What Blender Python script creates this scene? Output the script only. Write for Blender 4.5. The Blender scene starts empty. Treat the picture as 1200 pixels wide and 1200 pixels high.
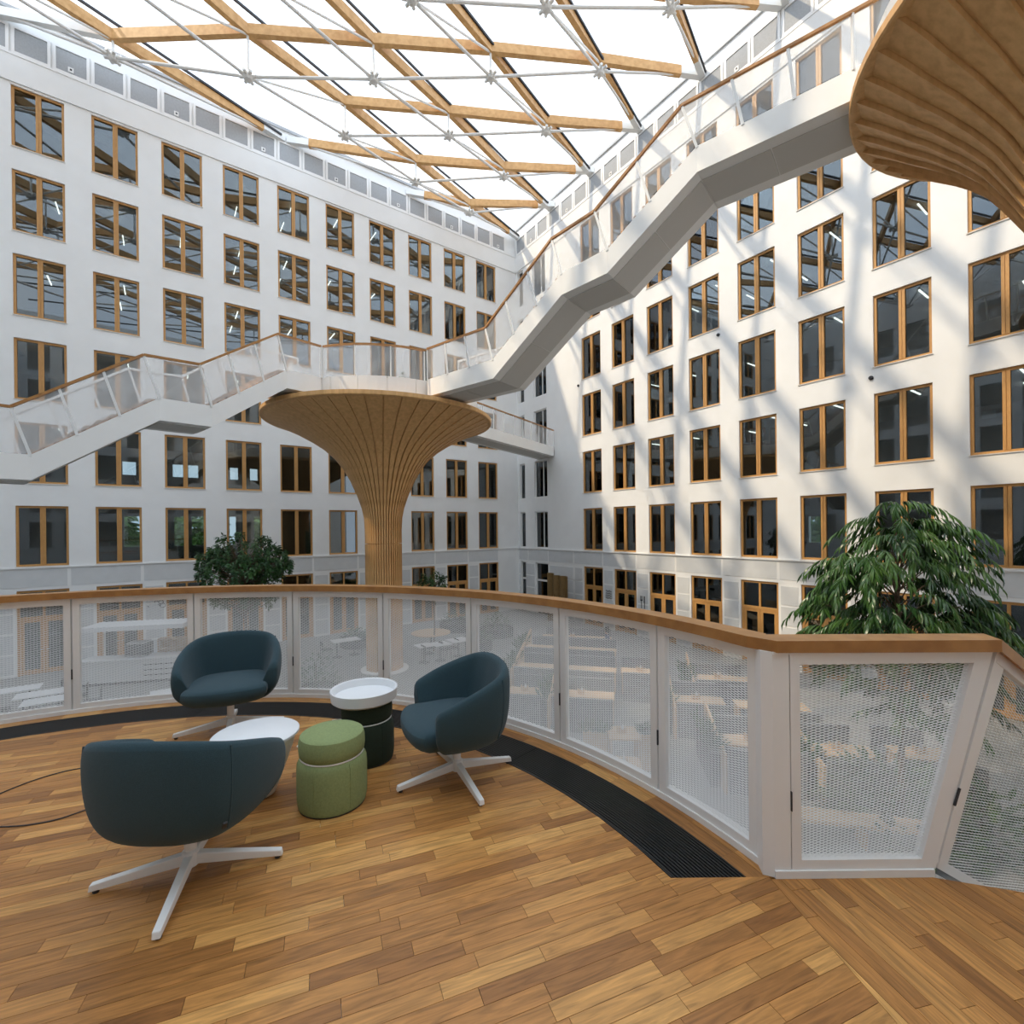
import bpy, bmesh, math, random
from mathutils import Vector, Matrix
random.seed(7)
PI = math.pi
SC = bpy.context.scene
COL = SC.collection

# ------------------------------------------------------------------ camera
EYE = 1.63                       # eye height above the balcony floor (z = 0)
F_PX, YH, ROLL = 560.0, 619.7, -0.0112
cam_d = bpy.data.cameras.new('camera')
cam_d.sensor_width = 36.0
cam_d.lens = F_PX / 1200.0 * 36.0
cam_d.shift_y = (YH - 600.0) / 1200.0
cam_d.clip_end = 400
cam = bpy.data.objects.new('camera', cam_d)
cam.location = (0, 0, EYE)
cam.rotation_euler = (PI / 2, -ROLL, 0)
COL.objects.link(cam)
SC.camera = cam

# facade geometry (plan): each wall is a point, a direction and a bay grid
LT, RT = 0.6318, -0.9636
LO, RO = Vector((-19.9936, 19.2451)), Vector((4.2797, 28.6955))
LD, RD = Vector((math.cos(LT), math.sin(LT))), Vector((math.cos(RT), math.sin(RT)))
LN, RN = Vector((-LD.y, LD.x)), Vector((-RD.y, RD.x))          # pointing out of the atrium
BAY, WW, WH, STOREY = 2.4457, 1.5823, 2.4803, 3.4
ZT0 = 1.1585 + EYE            # top of the window row at eye level
ZB0 = ZT0 - WH
GROUND = -5.75 + EYE
ROOFZ = 21.25 + EYE
U_L_END, U_R_CORNER = 25.334, -6.7117

# ------------------------------------------------------------------ world, sun, exposure
W = bpy.data.worlds.new('sky')
SC.world = W
W.use_nodes = True
nt = W.node_tree
bg = nt.nodes['Background']
tc = nt.nodes.new('ShaderNodeTexCoord')
nz = nt.nodes.new('ShaderNodeTexNoise'); nz.inputs['Scale'].default_value = 2.2; nz.inputs['Detail'].default_value = 5
rp = nt.nodes.new('ShaderNodeValToRGB')
rp.color_ramp.elements[0].position = 0.38; rp.color_ramp.elements[0].color = (0.60, 0.77, 1.0, 1)
rp.color_ramp.elements[1].position = 0.62; rp.color_ramp.elements[1].color = (0.84, 0.92, 1.0, 1)
nt.links.new(tc.outputs['Generated'], nz.inputs['Vector'])
nt.links.new(nz.outputs['Fac'], rp.inputs['Fac'])
nt.links.new(rp.outputs['Color'], bg.inputs['Color'])
bg.inputs['Strength'].default_value = 1.3

sun_h = LD * 2.4 + RD * 1.0
SUN_DIR = Vector((sun_h.x, sun_h.y, -2.6)).normalized()
sd = bpy.data.lights.new('sun_offscreen', 'SUN')
sd.energy = 2.2
sd.color = (1.0, 0.83, 0.60)
sd.angle = math.radians(1.4)
sun = bpy.data.objects.new('sun_offscreen', sd)
sun.rotation_euler = (-SUN_DIR).to_track_quat('Z', 'Y').to_euler()
sun.location = (-20, -5, 40)
COL.objects.link(sun)

SC.view_settings.view_transform = 'Standard'
SC.view_settings.look = 'None'
SC.view_settings.gamma = 1.0
SC.view_settings.use_curve_mapping = False
SC.view_settings.exposure = 0.75
SC.cycles.max_bounces = 8
SC.cycles.diffuse_bounces = 4
SC.cycles.glossy_bounces = 3
SC.cycles.transmission_bounces = 4
SC.cycles.transparent_max_bounces = 24
SC.cycles.caustics_reflective = False
SC.cycles.caustics_refractive = False
SC.cycles.sample_clamp_indirect = 6.0

# ------------------------------------------------------------------ helpers
def ray(px, py):
    u, v = px - 600.0, py - YH
    c, s = math.cos(-ROLL), math.sin(-ROLL)
    return Vector(((c * u - s * v) / F_PX, 1.0, -(s * u + c * v) / F_PX))
def at_z(px, py, z):             # the point seen at a pixel on the horizontal plane z
    r = ray(px, py); k = (z - EYE) / r.z
    return Vector((r.x * k, r.y * k, z))
def at_y(px, py, y):
    r = ray(px, py)
    return Vector((r.x * y, y, r.z * y + EYE))
def lw(u, d=0.0, z=0.0):
    p = LO + LD * u + LN * d
    return Vector((p.x, p.y, z))
def rw(u, d=0.0, z=0.0):
    p = RO + RD * u + RN * d
    return Vector((p.x, p.y, z))

class MB:
    def __init__(s): s.v = []; s.f = []; s.uv = None
    def add(s, vs, fs):
        o = len(s.v); s.v += [tuple(p) for p in vs]; s.f += [tuple(i + o for i in f) for f in fs]; return s
    def box(s, x0, x1, y0, y1, z0, z1, m=None):
        vs = [Vector(p) for p in ((x0,y0,z0),(x1,y0,z0),(x1,y1,z0),(x0,y1,z0),(x0,y0,z1),(x1,y0,z1),(x1,y1,z1),(x0,y1,z1))]
        if m is not None: vs = [m @ p for p in vs]
        return s.add(vs, [(3,2,1,0),(4,5,6,7),(0,1,5,4),(1,2,6,5),(2,3,7,6),(3,0,4,7)])
    def hexa(s, vs):             # 8 corners: bottom ring, top ring
        return s.add(vs, [(3,2,1,0),(4,5,6,7),(0,1,5,4),(1,2,6,5),(2,3,7,6),(3,0,4,7)])
    def prism(s, poly, z0, z1):
        n = len(poly)
        vs = [(p[0], p[1], z0) for p in poly] + [(p[0], p[1], z1) for p in poly]
        fs = [tuple(range(n - 1, -1, -1)), tuple(range(n, 2 * n))] + [(i, (i + 1) % n, n + (i + 1) % n, n + i) for i in range(n)]
        return s.add(vs, fs)
    def beam(s, a, b, w, h, up=Vector((0, 0, 1))):
        a, b = Vector(a), Vector(b); d = (b - a).normalized()
        x = d.cross(up)
        x = Vector((1, 0, 0)) if x.length < 1e-5 else x.normalized()
        y = x.cross(d).normalized()
        vs = []
        for p in (a, b):
            vs += [p - x * w / 2 - y * h / 2, p + x * w / 2 - y * h / 2, p + x * w / 2 + y * h / 2, p - x * w / 2 + y * h / 2]
        return s.add(vs, [(0,1,2,3),(7,6,5,4),(0,4,5,1),(1,5,6,2),(2,6,7,3),(3,7,4,0)])
    def tube(s, pts, r, n=8, closed=False, r2=None):
        pts = [Vector(p) for p in pts]; m = len(pts); rings = []
        up = None
        for i, p in enumerate(pts):
            if closed: t = pts[(i + 1) % m] - pts[i - 1]
            else: t = pts[min(i + 1, m - 1)] - pts[max(i - 1, 0)]
            t = t.normalized()
            if up is None:
                up = Vector((0, 0, 1)) if abs(t.z) < 0.9 else Vector((1, 0, 0))
            x = t.cross(up).normalized(); up = x.cross(t).normalized()
            rr = r if r2 is None else r + (r2 - r) * i / (m - 1)
            rings.append([p + x * math.cos(2 * PI * k / n) * rr + up * math.sin(2 * PI * k / n) * rr for k in range(n)])
        vs = [q for g in rings for q in g]; fs = []
        for i in range(m if closed else m - 1):
            a, b = i * n, ((i + 1) % m) * n
            fs += [(a + k, b + k, b + (k + 1) % n, a + (k + 1) % n) for k in range(n)]
        if not closed:
            fs += [tuple(range(n)), tuple(range((m - 1) * n + n - 1, (m - 1) * n - 1, -1))]
        return s.add(vs, fs)
    def lathe(s, prof, n=24, c=(0, 0, 0), cap=True):
        vs = []; fs = []
        for r, z in prof:
            vs += [(c[0] + r * math.cos(2 * PI * k / n), c[1] + r * math.sin(2 * PI * k / n), c[2] + z) for k in range(n)]
        for i in range(len(prof) - 1):
            fs += [(i * n + k, i * n + (k + 1) % n, (i + 1) * n + (k + 1) % n, (i + 1) * n + k) for k in range(n)]
        if cap: fs += [tuple(range(n - 1, -1, -1)), tuple(range((len(prof) - 1) * n, len(prof) * n))]
        return s.add(vs, fs)
    def mesh(s, name, mat, smooth=False):
        me = bpy.data.meshes.new(name)
        me.from_pydata(s.v, [], s.f)
        me.validate()
        if mat is not None: me.materials.append(mat)
        if smooth:
            me.polygons.foreach_set('use_smooth', [True] * len(me.polygons)); me.set_sharp_from_angle(angle=0.75)
        me.update()
        return me
    def build(s, name, mat, parent=None, smooth=False):
        return obj(name, s.mesh(name, mat, smooth), parent)

def obj(name, data, parent=None, loc=None, rotz=None):
    o = bpy.data.objects.new(name, data); COL.objects.link(o)
    if parent is not None: o.parent = parent
    if loc is not None: o.location = loc
    if rotz is not None: o.rotation_euler = (0, 0, rotz)
    return o
def tag(o, label=None, cat=None, group=None, kind=None):
    if label: o['label'] = label
    if cat: o['category'] = cat
    if group: o['group'] = group
    if kind: o['kind'] = kind
    return o
def thing(name, label, cat, loc=(0, 0, 0), rotz=0.0, group=None, kind=None):
    return tag(obj(name, None, None, loc, rotz), label, cat, group, kind)
def copy_tree(o, parent=None):
    c = o.copy(); COL.objects.link(c)
    if parent is not None: c.parent = parent
    for ch in list(o.children): copy_tree(ch, c)
    return c
def subsurf(o, lv=2):
    m = o.modifiers.new('smooth', 'SUBSURF'); m.levels = lv; m.render_levels = lv; return o
def bevel(o, w, seg=2):
    m = o.modifiers.new('edge', 'BEVEL'); m.width = w; m.segments = seg; m.limit_method = 'ANGLE'; return o
ORD = ['first', 'second', 'third', 'fourth', 'fifth', 'sixth', 'seventh', 'eighth', 'ninth', 'tenth', 'eleventh', 'twelfth']

# ------------------------------------------------------------------ materials
def mat(name, col, rough=0.6, noise=0.0, nscale=8.0, metal=0.0, bump=0.0, bscale=60.0, spec=0.5, stretch=None, col2=None, sheen=0.0, world=False):
    m = bpy.data.materials.new(name); m.use_nodes = True
    n = m.node_tree.nodes; L = m.node_tree.links
    b = n['Principled BSDF']
    b.inputs['Base Color'].default_value = (*col, 1); b.inputs['Roughness'].default_value = rough
    b.inputs['Metallic'].default_value = metal; b.inputs['Specular IOR Level'].default_value = spec
    if sheen: b.inputs['Sheen Weight'].default_value = sheen
    if noise or bump:
        if world:
            g = n.new('ShaderNodeNewGeometry'); src = g.outputs['Position']
        else:
            t = n.new('ShaderNodeTexCoord'); src = t.outputs['Object']
        if stretch:
            mp = n.new('ShaderNodeMapping'); mp.inputs['Scale'].default_value = stretch
            L.new(src, mp.inputs['Vector']); src = mp.outputs['Vector']
    if noise:
        tx = n.new('ShaderNodeTexNoise'); tx.inputs['Scale'].default_value = nscale; tx.inputs['Detail'].default_value = 6
        L.new(src, tx.inputs['Vector'])
        mx = n.new('ShaderNodeMix'); mx.data_type = 'RGBA'
        c2 = col2 if col2 else tuple(c * (1 - noise) for c in col)
        mx.inputs['A'].default_value = (*col, 1); mx.inputs['B'].default_value = (*c2, 1)
        r = n.new('ShaderNodeValToRGB'); r.color_ramp.elements[0].position = 0.35; r.color_ramp.elements[1].position = 0.68
        L.new(tx.outputs['Fac'], r.inputs['Fac']); L.new(r.outputs['Color'], mx.inputs['Factor'])
        L.new(mx.outputs['Result'], b.inputs['Base Color'])
    if bump:
        t2 = n.new('ShaderNodeTexNoise'); t2.inputs['Scale'].default_value = bscale; t2.inputs['Detail'].default_value = 3
        L.new(src, t2.inputs['Vector'])
        bm = n.new('ShaderNodeBump'); bm.inputs['Strength'].default_value = bump; bm.inputs['Distance'].default_value = 0.01
        L.new(t2.outputs['Fac'], bm.inputs['Height']); L.new(bm.outputs['Normal'], b.inputs['Normal'])
    return m
def mat_mix(name, col, alpha, rough=0.5, translucent=False, gloss=0.0):
    """see-through sheet: 'alpha' of it is solid, the rest is open"""
    m = bpy.data.materials.new(name); m.use_nodes = True
    n = m.node_tree.nodes; L = m.node_tree.links
    n.remove(n['Principled BSDF']); out = n['Material Output']
    tr = n.new('ShaderNodeBsdfTransparent')
    df = n.new('ShaderNodeBsdfTranslucent' if translucent else 'ShaderNodeBsdfDiffuse'); df.inputs['Color'].default_value = (*col, 1)
    mx = n.new('ShaderNodeMixShader'); mx.inputs['Fac'].default_value = alpha
    L.new(tr.outputs[0], mx.inputs[1]); L.new(df.outputs[0], mx.inputs[2])
    last = mx
    if gloss:
        gl = n.new('ShaderNodeBsdfGlossy'); gl.inputs['Roughness'].default_value = rough
        m2 = n.new('ShaderNodeMixShader'); fr = n.new('ShaderNodeFresnel'); fr.inputs['IOR'].default_value = gloss
        L.new(fr.outputs[0], m2.inputs['Fac']); L.new(mx.outputs[0], m2.inputs[1]); L.new(gl.outputs[0], m2.inputs[2]); last = m2
    L.new(last.outputs[0], out.inputs['Surface'])
    return m, mx, df
def mat_glass(name, tint=(0.55, 0.6, 0.6), ior=1.7, base=0.1):
    m = bpy.data.materials.new(name); m.use_nodes = True
    n = m.node_tree.nodes; L = m.node_tree.links
    n.remove(n['Principled BSDF']); out = n['Material Output']
    tr = n.new('ShaderNodeBsdfTransparent'); tr.inputs['Color'].default_value = (*tint, 1)
    gl = n.new('ShaderNodeBsdfGlossy'); gl.inputs['Roughness'].default_value = 0.0; gl.inputs['Color'].default_value = (0.9, 0.95, 1.0, 1)
    fr = n.new('ShaderNodeFresnel'); fr.inputs['IOR'].default_value = ior
    mx = n.new('ShaderNodeMixShader')
    ad = n.new('ShaderNodeMath'); ad.operation = 'ADD'; ad.inputs[1].default_value = base; ad.use_clamp = True
    L.new(fr.outputs[0], ad.inputs[0]); L.new(ad.outputs[0], mx.inputs['Fac'])
    L.new(tr.outputs[0], mx.inputs[1]); L.new(gl.outputs[0], mx.inputs[2]); L.new(mx.outputs[0], out.inputs['Surface'])
    return m
def mat_emit(name, col, s):
    m = bpy.data.materials.new(name); m.use_nodes = True
    b = m.node_tree.nodes['Principled BSDF']; b.inputs['Base Color'].default_value = (*col, 1)
    b.inputs['Emission Color'].default_value = (*col, 1); b.inputs['Emission Strength'].default_value = s
    return m

M = {}
M['plaster'] = mat('white_plaster', (0.85, 0.85, 0.835), 0.85, 0.035, 1.3, bump=0.15, bscale=35, world=True)
M['panel'] = mat('grey_acoustic_panel', (0.66, 0.67, 0.67), 0.8, 0.05, 3, world=True)
M['white'] = mat('white_powder_coat', (0.84, 0.83, 0.81), 0.45)
M['steel'] = mat('white_steel_tube', (0.80, 0.80, 0.78), 0.4)
M['shell'] = mat('white_stair_cladding', (0.87, 0.86, 0.83), 0.5, 0.02, 2)
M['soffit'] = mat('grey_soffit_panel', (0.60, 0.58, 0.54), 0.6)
M['frame'] = mat('oiled_larch_frame', (0.58, 0.31, 0.10), 0.5, 0.25, 14, stretch=(6, 6, 0.5), col2=(0.46, 0.23, 0.07))
M['glulam'] = mat('glulam_beam', (0.66, 0.38, 0.15), 0.55, 0.25, 5, world=True, col2=(0.53, 0.28, 0.09))
M['pine'] = mat('pine_board', (0.74, 0.43, 0.175), 0.55, 0.3, 3.0, stretch=(3, 3, 0.6), col2=(0.60, 0.33, 0.12), bump=0.05)
M['oakrail'] = mat('oak_handrail', (0.42, 0.20, 0.055), 0.4, 0.3, 10, world=True, col2=(0.31, 0.135, 0.035))
M['glass'] = mat_glass('window_glass', (0.50, 0.55, 0.55), 1.5, 0.06)
M['dark'] = mat('dark_gasket', (0.03, 0.03, 0.035), 0.6)
M['sill'] = mat('pale_metal_sill', (0.70, 0.66, 0.60), 0.4)
M['grey'] = mat('grey_metal', (0.42, 0.43, 0.44), 0.5)
M['room'] = mat('office_ceiling', (0.66, 0.65, 0.63), 0.9)
M['roomwall'] = mat('office_wall', (0.56, 0.54, 0.50), 0.9)
M['lamp'] = mat_emit('strip_lamp', (1.0, 0.97, 0.9), 3.0)
M['meshgrey'] = mat('perforated_grey', (0.40, 0.41, 0.42), 0.7, 0.12, 20)
M['ground'] = mat('grey_terrazzo', (0.28, 0.277, 0.265), 0.45, 0.15, 6, world=True)
M['plywood'] = mat('birch_plywood', (0.72, 0.52, 0.32), 0.5, 0.15, 5, stretch=(1, 6, 1), col2=(0.62, 0.42, 0.24))
M['felt'] = mat('grey_felt', (0.24, 0.243, 0.247), 0.95, 0.15, 40)
M['tabletop'] = mat('white_tabletop', (0.82, 0.83, 0.84), 0.35)
M['black'] = mat('black_metal', (0.02, 0.02, 0.022), 0.5)
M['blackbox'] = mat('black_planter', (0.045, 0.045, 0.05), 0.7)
M['leaf'] = mat('dark_green_leaf', (0.020, 0.068, 0.014), 0.33, 0.5, 1.6, world=True, col2=(0.062, 0.135, 0.024))
M['leafdark'] = mat('ficus_leaf', (0.018, 0.06, 0.016), 0.4, 0.5, 2.0, world=True, col2=(0.045, 0.12, 0.025))
M['leafout'] = mat('outdoor_leaf', (0.10, 0.22, 0.05), 0.6, 0.5, 2.0, world=True, col2=(0.20, 0.34, 0.09))
M['bark'] = mat('bark', (0.16, 0.11, 0.07), 0.9, 0.3, 20)
M['stairinfill'], _, _ = mat_mix('fine_white_mesh', (0.86, 0.86, 0.85), 0.29)
M['tread'] = mat('rosy_oak_tread', (0.50, 0.36, 0.27), 0.5, 0.2, 8)
roof, _mx, _df = mat_mix('roof_foil', (0.85, 0.92, 1.0), 0.2, translucent=True)
_n = roof.node_tree.nodes; _L = roof.node_tree.links
_g = _n.new('ShaderNodeNewGeometry'); _mp = _n.new('ShaderNodeMapping'); _mp.inputs['Rotation'].default_value = (0, 0, -0.9); _mp.inputs['Scale'].default_value = (0.25, 1.8, 1)
_t = _n.new('ShaderNodeTexNoise'); _t.inputs['Scale'].default_value = 1.2; _t.inputs['Detail'].default_value = 4
_mr = _n.new('ShaderNodeMapRange'); _mr.inputs['From Min'].default_value = 0.3; _mr.inputs['From Max'].default_value = 0.7; _mr.inputs['To Min'].default_value = 0.10; _mr.inputs['To Max'].default_value = 0.32
_L.new(_g.outputs['Position'], _mp.inputs['Vector']); _L.new(_mp.outputs['Vector'], _t.inputs['Vector']); _L.new(_t.outputs['Fac'], _mr.inputs['Value']); _L.new(_mr.outputs['Result'], _mx.inputs['Fac'])
M['roof'] = roof
# ================================================================== THE SETTING
# ---- facades: one slab per wall with the window openings cut out
def wall_mesh(u0, u1, z0, z1, holes, th):
    us = sorted({u0, u1, *[h[0] for h in holes], *[h[1] for h in holes]})
    zs = sorted({z0, z1, *[h[2] for h in holes], *[h[3] for h in holes]})
    nu, nzz = len(us) - 1, len(zs) - 1
    solid = [[True] * nzz for _ in range(nu)]
    for a, b, c, d in holes:
        for i in range(nu):
            if us[i] >= a - 1e-6 and us[i + 1] <= b + 1e-6:
                for j in range(nzz):
                    if zs[j] >= c - 1e-6 and zs[j + 1] <= d + 1e-6: solid[i][j] = False
    mb = MB(); idx = {}
    def V(i, j, k):
        if (i, j, k) not in idx:
            idx[(i, j, k)] = len(mb.v); mb.v.append((us[i], th * k, zs[j]))
        return idx[(i, j, k)]
    S = lambda i, j: 0 <= i < nu and 0 <= j < nzz and solid[i][j]
    for i in range(nu):
        for j in range(nzz):
            if not solid[i][j]: continue
            mb.f.append((V(i,j,0), V(i+1,j,0), V(i+1,j+1,0), V(i,j+1,0)))
            mb.f.append((V(i,j+1,1), V(i+1,j+1,1), V(i+1,j,1), V(i,j,1)))
            if not S(i-1,j): mb.f.append((V(i,j,0), V(i,j+1,0), V(i,j+1,1), V(i,j,1)))
            if not S(i+1,j): mb.f.append((V(i+1,j,1), V(i+1,j+1,1), V(i+1,j+1,0), V(i+1,j,0)))
            if not S(i,j-1): mb.f.append((V(i,j,1), V(i+1,j,1), V(i+1,j,0), V(i,j,0)))
            if not S(i,j+1): mb.f.append((V(i,j+1,0), V(i+1,j+1,0), V(i+1,j+1,1), V(i,j+1,1)))
    return mb
TH = 0.30
ZLEDGE = -1.36 + EYE
ZG_TOP = -2.30 + EYE                    # top of the ground-floor openings
NL, NR = 10, 8
ULEFT = -9.0
URIGHT = 24.0
L_holes, R_holes = [], []
for c in range(-2, NL):
    u = c * BAY
    for k in range(6): L_holes.append((u, u + WW, ZB0 + k * STOREY, ZT0 + k * STOREY))
    L_holes.append((u, u + WW, GROUND, ZG_TOP))
for c in range(NR + 1):
    u = c * BAY
    for k in range(6): R_holes.append((u, u + WW, ZB0 + k * STOREY, ZT0 + k * STOREY))
    R_holes.append((u, u + WW, GROUND, ZG_TOP))
NARROW = [(-6.45, 0.62), (-4.75, 1.38)]          # the white-framed openings beside the corner
for (u, w) in NARROW:
    for k in range(6): R_holes.append((u, u + w, ZB0 + k * STOREY, ZT0 + k * STOREY))
    R_holes.append((u, u + w, GROUND, ZG_TOP))

def wall_obj(name, o, rot, mb, label, matl='plaster'):
    ob = mb.build(name, M[matl]); ob.location = (o.x, o.y, 0); ob.rotation_euler = (0, 0, rot)
    return tag(ob, label, 'wall', kind='structure')
wallL = wall_obj('wall_left', LO, LT, wall_mesh(ULEFT, U_L_END, GROUND, ROOFZ, L_holes, TH), 'shaded white plaster office facade with rows of timber windows')
wallR = wall_obj('wall_right', RO, RT, wall_mesh(U_R_CORNER, URIGHT, GROUND, ROOFZ, R_holes, TH), 'sunlit white plaster office facade with truss shadows across it')
# unseen atrium sides behind the camera; the back one placed to shade the balcony
DEPTH_NEAR = 36.0
b_len = DEPTH_NEAR
back_holes = [(2.0 + c * BAY, 2.0 + c * BAY + WW, ZB0 + k * STOREY, ZT0 + k * STOREY) for c in range(13) for k in range(6)]
BO = LO + LD * ULEFT
mb = wall_mesh(0, b_len, GROUND, ROOFZ, back_holes, TH)
ob = mb.build('wall_back', M['plaster'])
# local x runs along RD, local y must point out of the atrium, that is along -LD
ob.matrix_world = Matrix(((RD.x, -LD.x, 0, BO.x), (RD.y, -LD.y, 0, BO.y), (0, 0, 1, 0), (0, 0, 0, 1)))
tag(ob, 'unseen white plaster facade added behind the seating balcony to shade it', 'wall', kind='structure')
NO = LO + LD * ULEFT + RD * b_len
near_holes = [(2.0 + c * BAY, 2.0 + c * BAY + WW, ZB0 + k * STOREY, ZT0 + k * STOREY) for c in range(12) for k in range(6)]
ob = wall_mesh(0, U_L_END - ULEFT, GROUND, ROOFZ, near_holes, TH).build('wall_near', M['plaster'])
ob.matrix_world = Matrix(((LD.x, RD.x, 0, NO.x), (LD.y, RD.y, 0, NO.y), (0, 0, 1, 0), (0, 0, 0, 1)))
tag(ob, 'white plaster facade facing the shaded facade', 'wall', kind='structure')
def backing(name, o, ax, ay, ln):
    q = MB().box(0, ln, 1.5, 1.6, GROUND, ROOFZ).build(name, M['roomwall'])
    q.matrix_world = Matrix(((ax.x, ay.x, 0, o.x), (ax.y, ay.y, 0, o.y), (0, 0, 1, 0), (0, 0, 0, 1)))
    tag(q, 'dim office interior behind the facade at the back' if name.endswith('back') else 'dim office interior behind the near facade', 'wall', kind='structure')
backing('wall_inner_back', BO, RD, -LD, b_len)
backing('wall_inner_near', NO, LD, RD, U_L_END - ULEFT)

# ---- offices behind the two facades in view: storey slabs and a rear wall with a few outside openings
def offices(side, O, rot, u0, u1, openings):
    slabs = MB()
    for k in range(-1, 6):
        zt = (ZT0 + k * STOREY + 0.22) if k >= 0 else ZG_TOP + 0.25
        slabs.box(u0, u1, TH, 7.0, zt, zt + 0.42)
    slabs.box(u0 - 0.2, u0, TH, 7.2, GROUND, ROOFZ); slabs.box(u1, u1 + 0.2, TH, 7.2, GROUND, ROOFZ)
    s = slabs.build('floor_offices_' + side, M['room']); s.location = (O.x, O.y, 0); s.rotation_euler = (0, 0, rot)
    tag(s, 'storey slabs of the offices behind the ' + ('shaded' if side == 'left' else 'sunlit') + ' facade', 'floor', kind='structure')
    bw = wall_mesh(u0, u1, GROUND, ROOFZ, openings, 0.25).build('wall_offices_' + side, M['roomwall'])
    p = O + (LN if side == 'left' else RN) * 7.0
    bw.location = (p.x, p.y, 0); bw.rotation_euler = (0, 0, rot)
    tag(bw, 'rear office wall seen through the ' + ('shaded' if side == 'left' else 'sunlit') + ' facade windows', 'wall', kind='structure')
openL = []
for (a, b) in ((3.0, 3.6), (5.3, 5.8), (6.05, 6.55), (8.2, 8.65), (9.3, 9.75)): openL.append((a, b, 4.9, 5.65))
for (a, b) in ((3.05, 3.75), (5.35, 5.85), (6.2, 6.85), (8.15, 8.5), (9.5, 9.95)): openL.append((a, b, 0.85, 2.58))
openR = [(9.5, 10.35, 0.75, 2.1)]
offices('left', LO, LT, ULEFT, U_L_END, openL)
offices('right', RO, RT, U_R_CORNER, URIGHT, openR)

# ---- windows
fr = MB(); t = 0.085
fr.box(0, t, 0.07, 0.17, 0, WH).box(WW - t, WW, 0.07, 0.17, 0, WH).box(t, WW - t, 0.07, 0.17, WH - t, WH).box(t, WW - t, 0.07, 0.17, 0, t)
mesh_frame = fr.mesh('window_frame', M['frame'])
mesh_mull = MB().box(WW / 2 - 0.085, WW / 2 - 0.008, 0.055, 0.17, t, WH - t).box(WW / 2 + 0.008, WW / 2 + 0.085, 0.055, 0.17, t, WH - t).box(WW / 2 - 0.01, WW / 2 + 0.01, 0.075, 0.165, t, WH - t).mesh('mullion', M['frame'])
mesh_paneL = MB().box(t - 0.01, WW / 2 - 0.08, 0.13, 0.142, t - 0.01, WH - t + 0.01).mesh('pane', M['glass'])
mesh_paneR = MB().box(WW / 2 + 0.08, WW - t + 0.01, 0.13, 0.142, t - 0.01, WH - t + 0.01).mesh('pane', M['glass'])
mesh_sill = MB().box(-0.02, WW + 0.02, -0.035, 0.08, -0.025, 0.004).mesh('sill', M['sill'])
def window(O, D, rot, u, z, n, label):
    p = O + D * u
    w = thing('window_%d' % n, label, 'window', (p.x, p.y, z), rot, kind='structure')
    obj('frame', mesh_frame, w); obj('mullion', mesh_mull, w); obj('pane', mesh_paneL, w); obj('pane', mesh_paneR, w); obj('sill', mesh_sill, w)
    return w
wn = 0
ORD = ORD + ['thirteenth']
ROWN = ['row above the ledge', 'second row above the ledge', 'third row above the ledge', 'fourth row above the ledge', 'fifth row above the ledge', 'top row']
for c in range(-2, NL):
    for k in range(6):
        wn += 1
        window(LO, LD, LT, c * BAY, ZB0 + k * STOREY, wn, 'timber double window in shaded facade, %s, %s from the corner' % (ROWN[k], ORD[NL - 1 - c]))
for c in range(NR + 1):
    for k in range(6):
        wn += 1
        window(RO, RD, RT, c * BAY, ZB0 + k * STOREY, wn, 'timber double window in sunlit facade, %s, %s from the corner' % (ROWN[k], ORD[c]))
for (u, w) in NARROW:                                     # white-framed ones beside the corner
    f = MB().box(0, 0.07, 0.1, 0.2, 0, WH).box(w - 0.07, w, 0.1, 0.2, 0, WH).box(0.07, w - 0.07, 0.1, 0.2, 0, 0.07).box(0.07, w - 0.07, 0.1, 0.2, WH - 0.07, WH)
    if w > 1: f.box(w * 0.6, w * 0.6 + 0.06, 0.1, 0.2, 0.07, WH - 0.07)
    mf = f.mesh('window_frame', M['white']); mp = MB().box(0.06, w - 0.06, 0.14, 0.152, 0.06, WH - 0.06).mesh('pane', M['glass'])
    for k in range(6):
        wn += 1
        p = RO + RD * u
        q = thing('window_%d' % wn, '%s white-framed window beside the facade corner, %s' % ('narrow' if w < 1 else 'wide', ROWN[k]), 'window', (p.x, p.y, ZB0 + k * STOREY), RT, kind='structure')
        obj('frame', mf, q); obj('pane', mp, q)

# ---- ground-floor glazed doors with a transom
GH = ZG_TOP - GROUND
d = MB()
for (a, b, c, e) in ((0, 0.09, 0, GH), (WW - 0.09, WW, 0, GH), (0.09, WW - 0.09, GH - 0.09, GH), (0.09, WW - 0.09, 2.25, 2.37), (WW / 2 - 0.04, WW / 2 + 0.04, 2.37, GH - 0.09)):
    d.box(a, b, 0.06, 0.17, c, e)
mesh_dframe = d.mesh('door_frame', M['frame'])
d = MB()
hw = WW / 2
d.box(0.09, 0.21, 0.08, 0.15, 0.02, 2.25).box(hw - 0.12, hw - 0.005, 0.08, 0.15, 0.02, 2.25).box(0.21, hw - 0.12, 0.08, 0.15, 0.02, 0.2).box(0.21, hw - 0.12, 0.08, 0.15, 2.13, 2.25)
mesh_leaf = d.mesh('door_leaf', M['frame'])
mesh_lpane = MB().box(0.2, hw - 0.11, 0.11, 0.122, 0.19, 2.14).mesh('pane', M['glass'])
mesh_tpane = MB().box(0.08, hw - 0.03, 0.11, 0.122, 2.36, GH - 0.08).mesh('transom_pane', M['glass'])
mesh_handle = MB().tube([(hw - 0.06, 0.08, 1.0), (hw - 0.06, 0.02, 1.0), (hw - 0.18, 0.02, 1.0)], 0.012, 6).mesh('door_handle', M['grey'])
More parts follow.
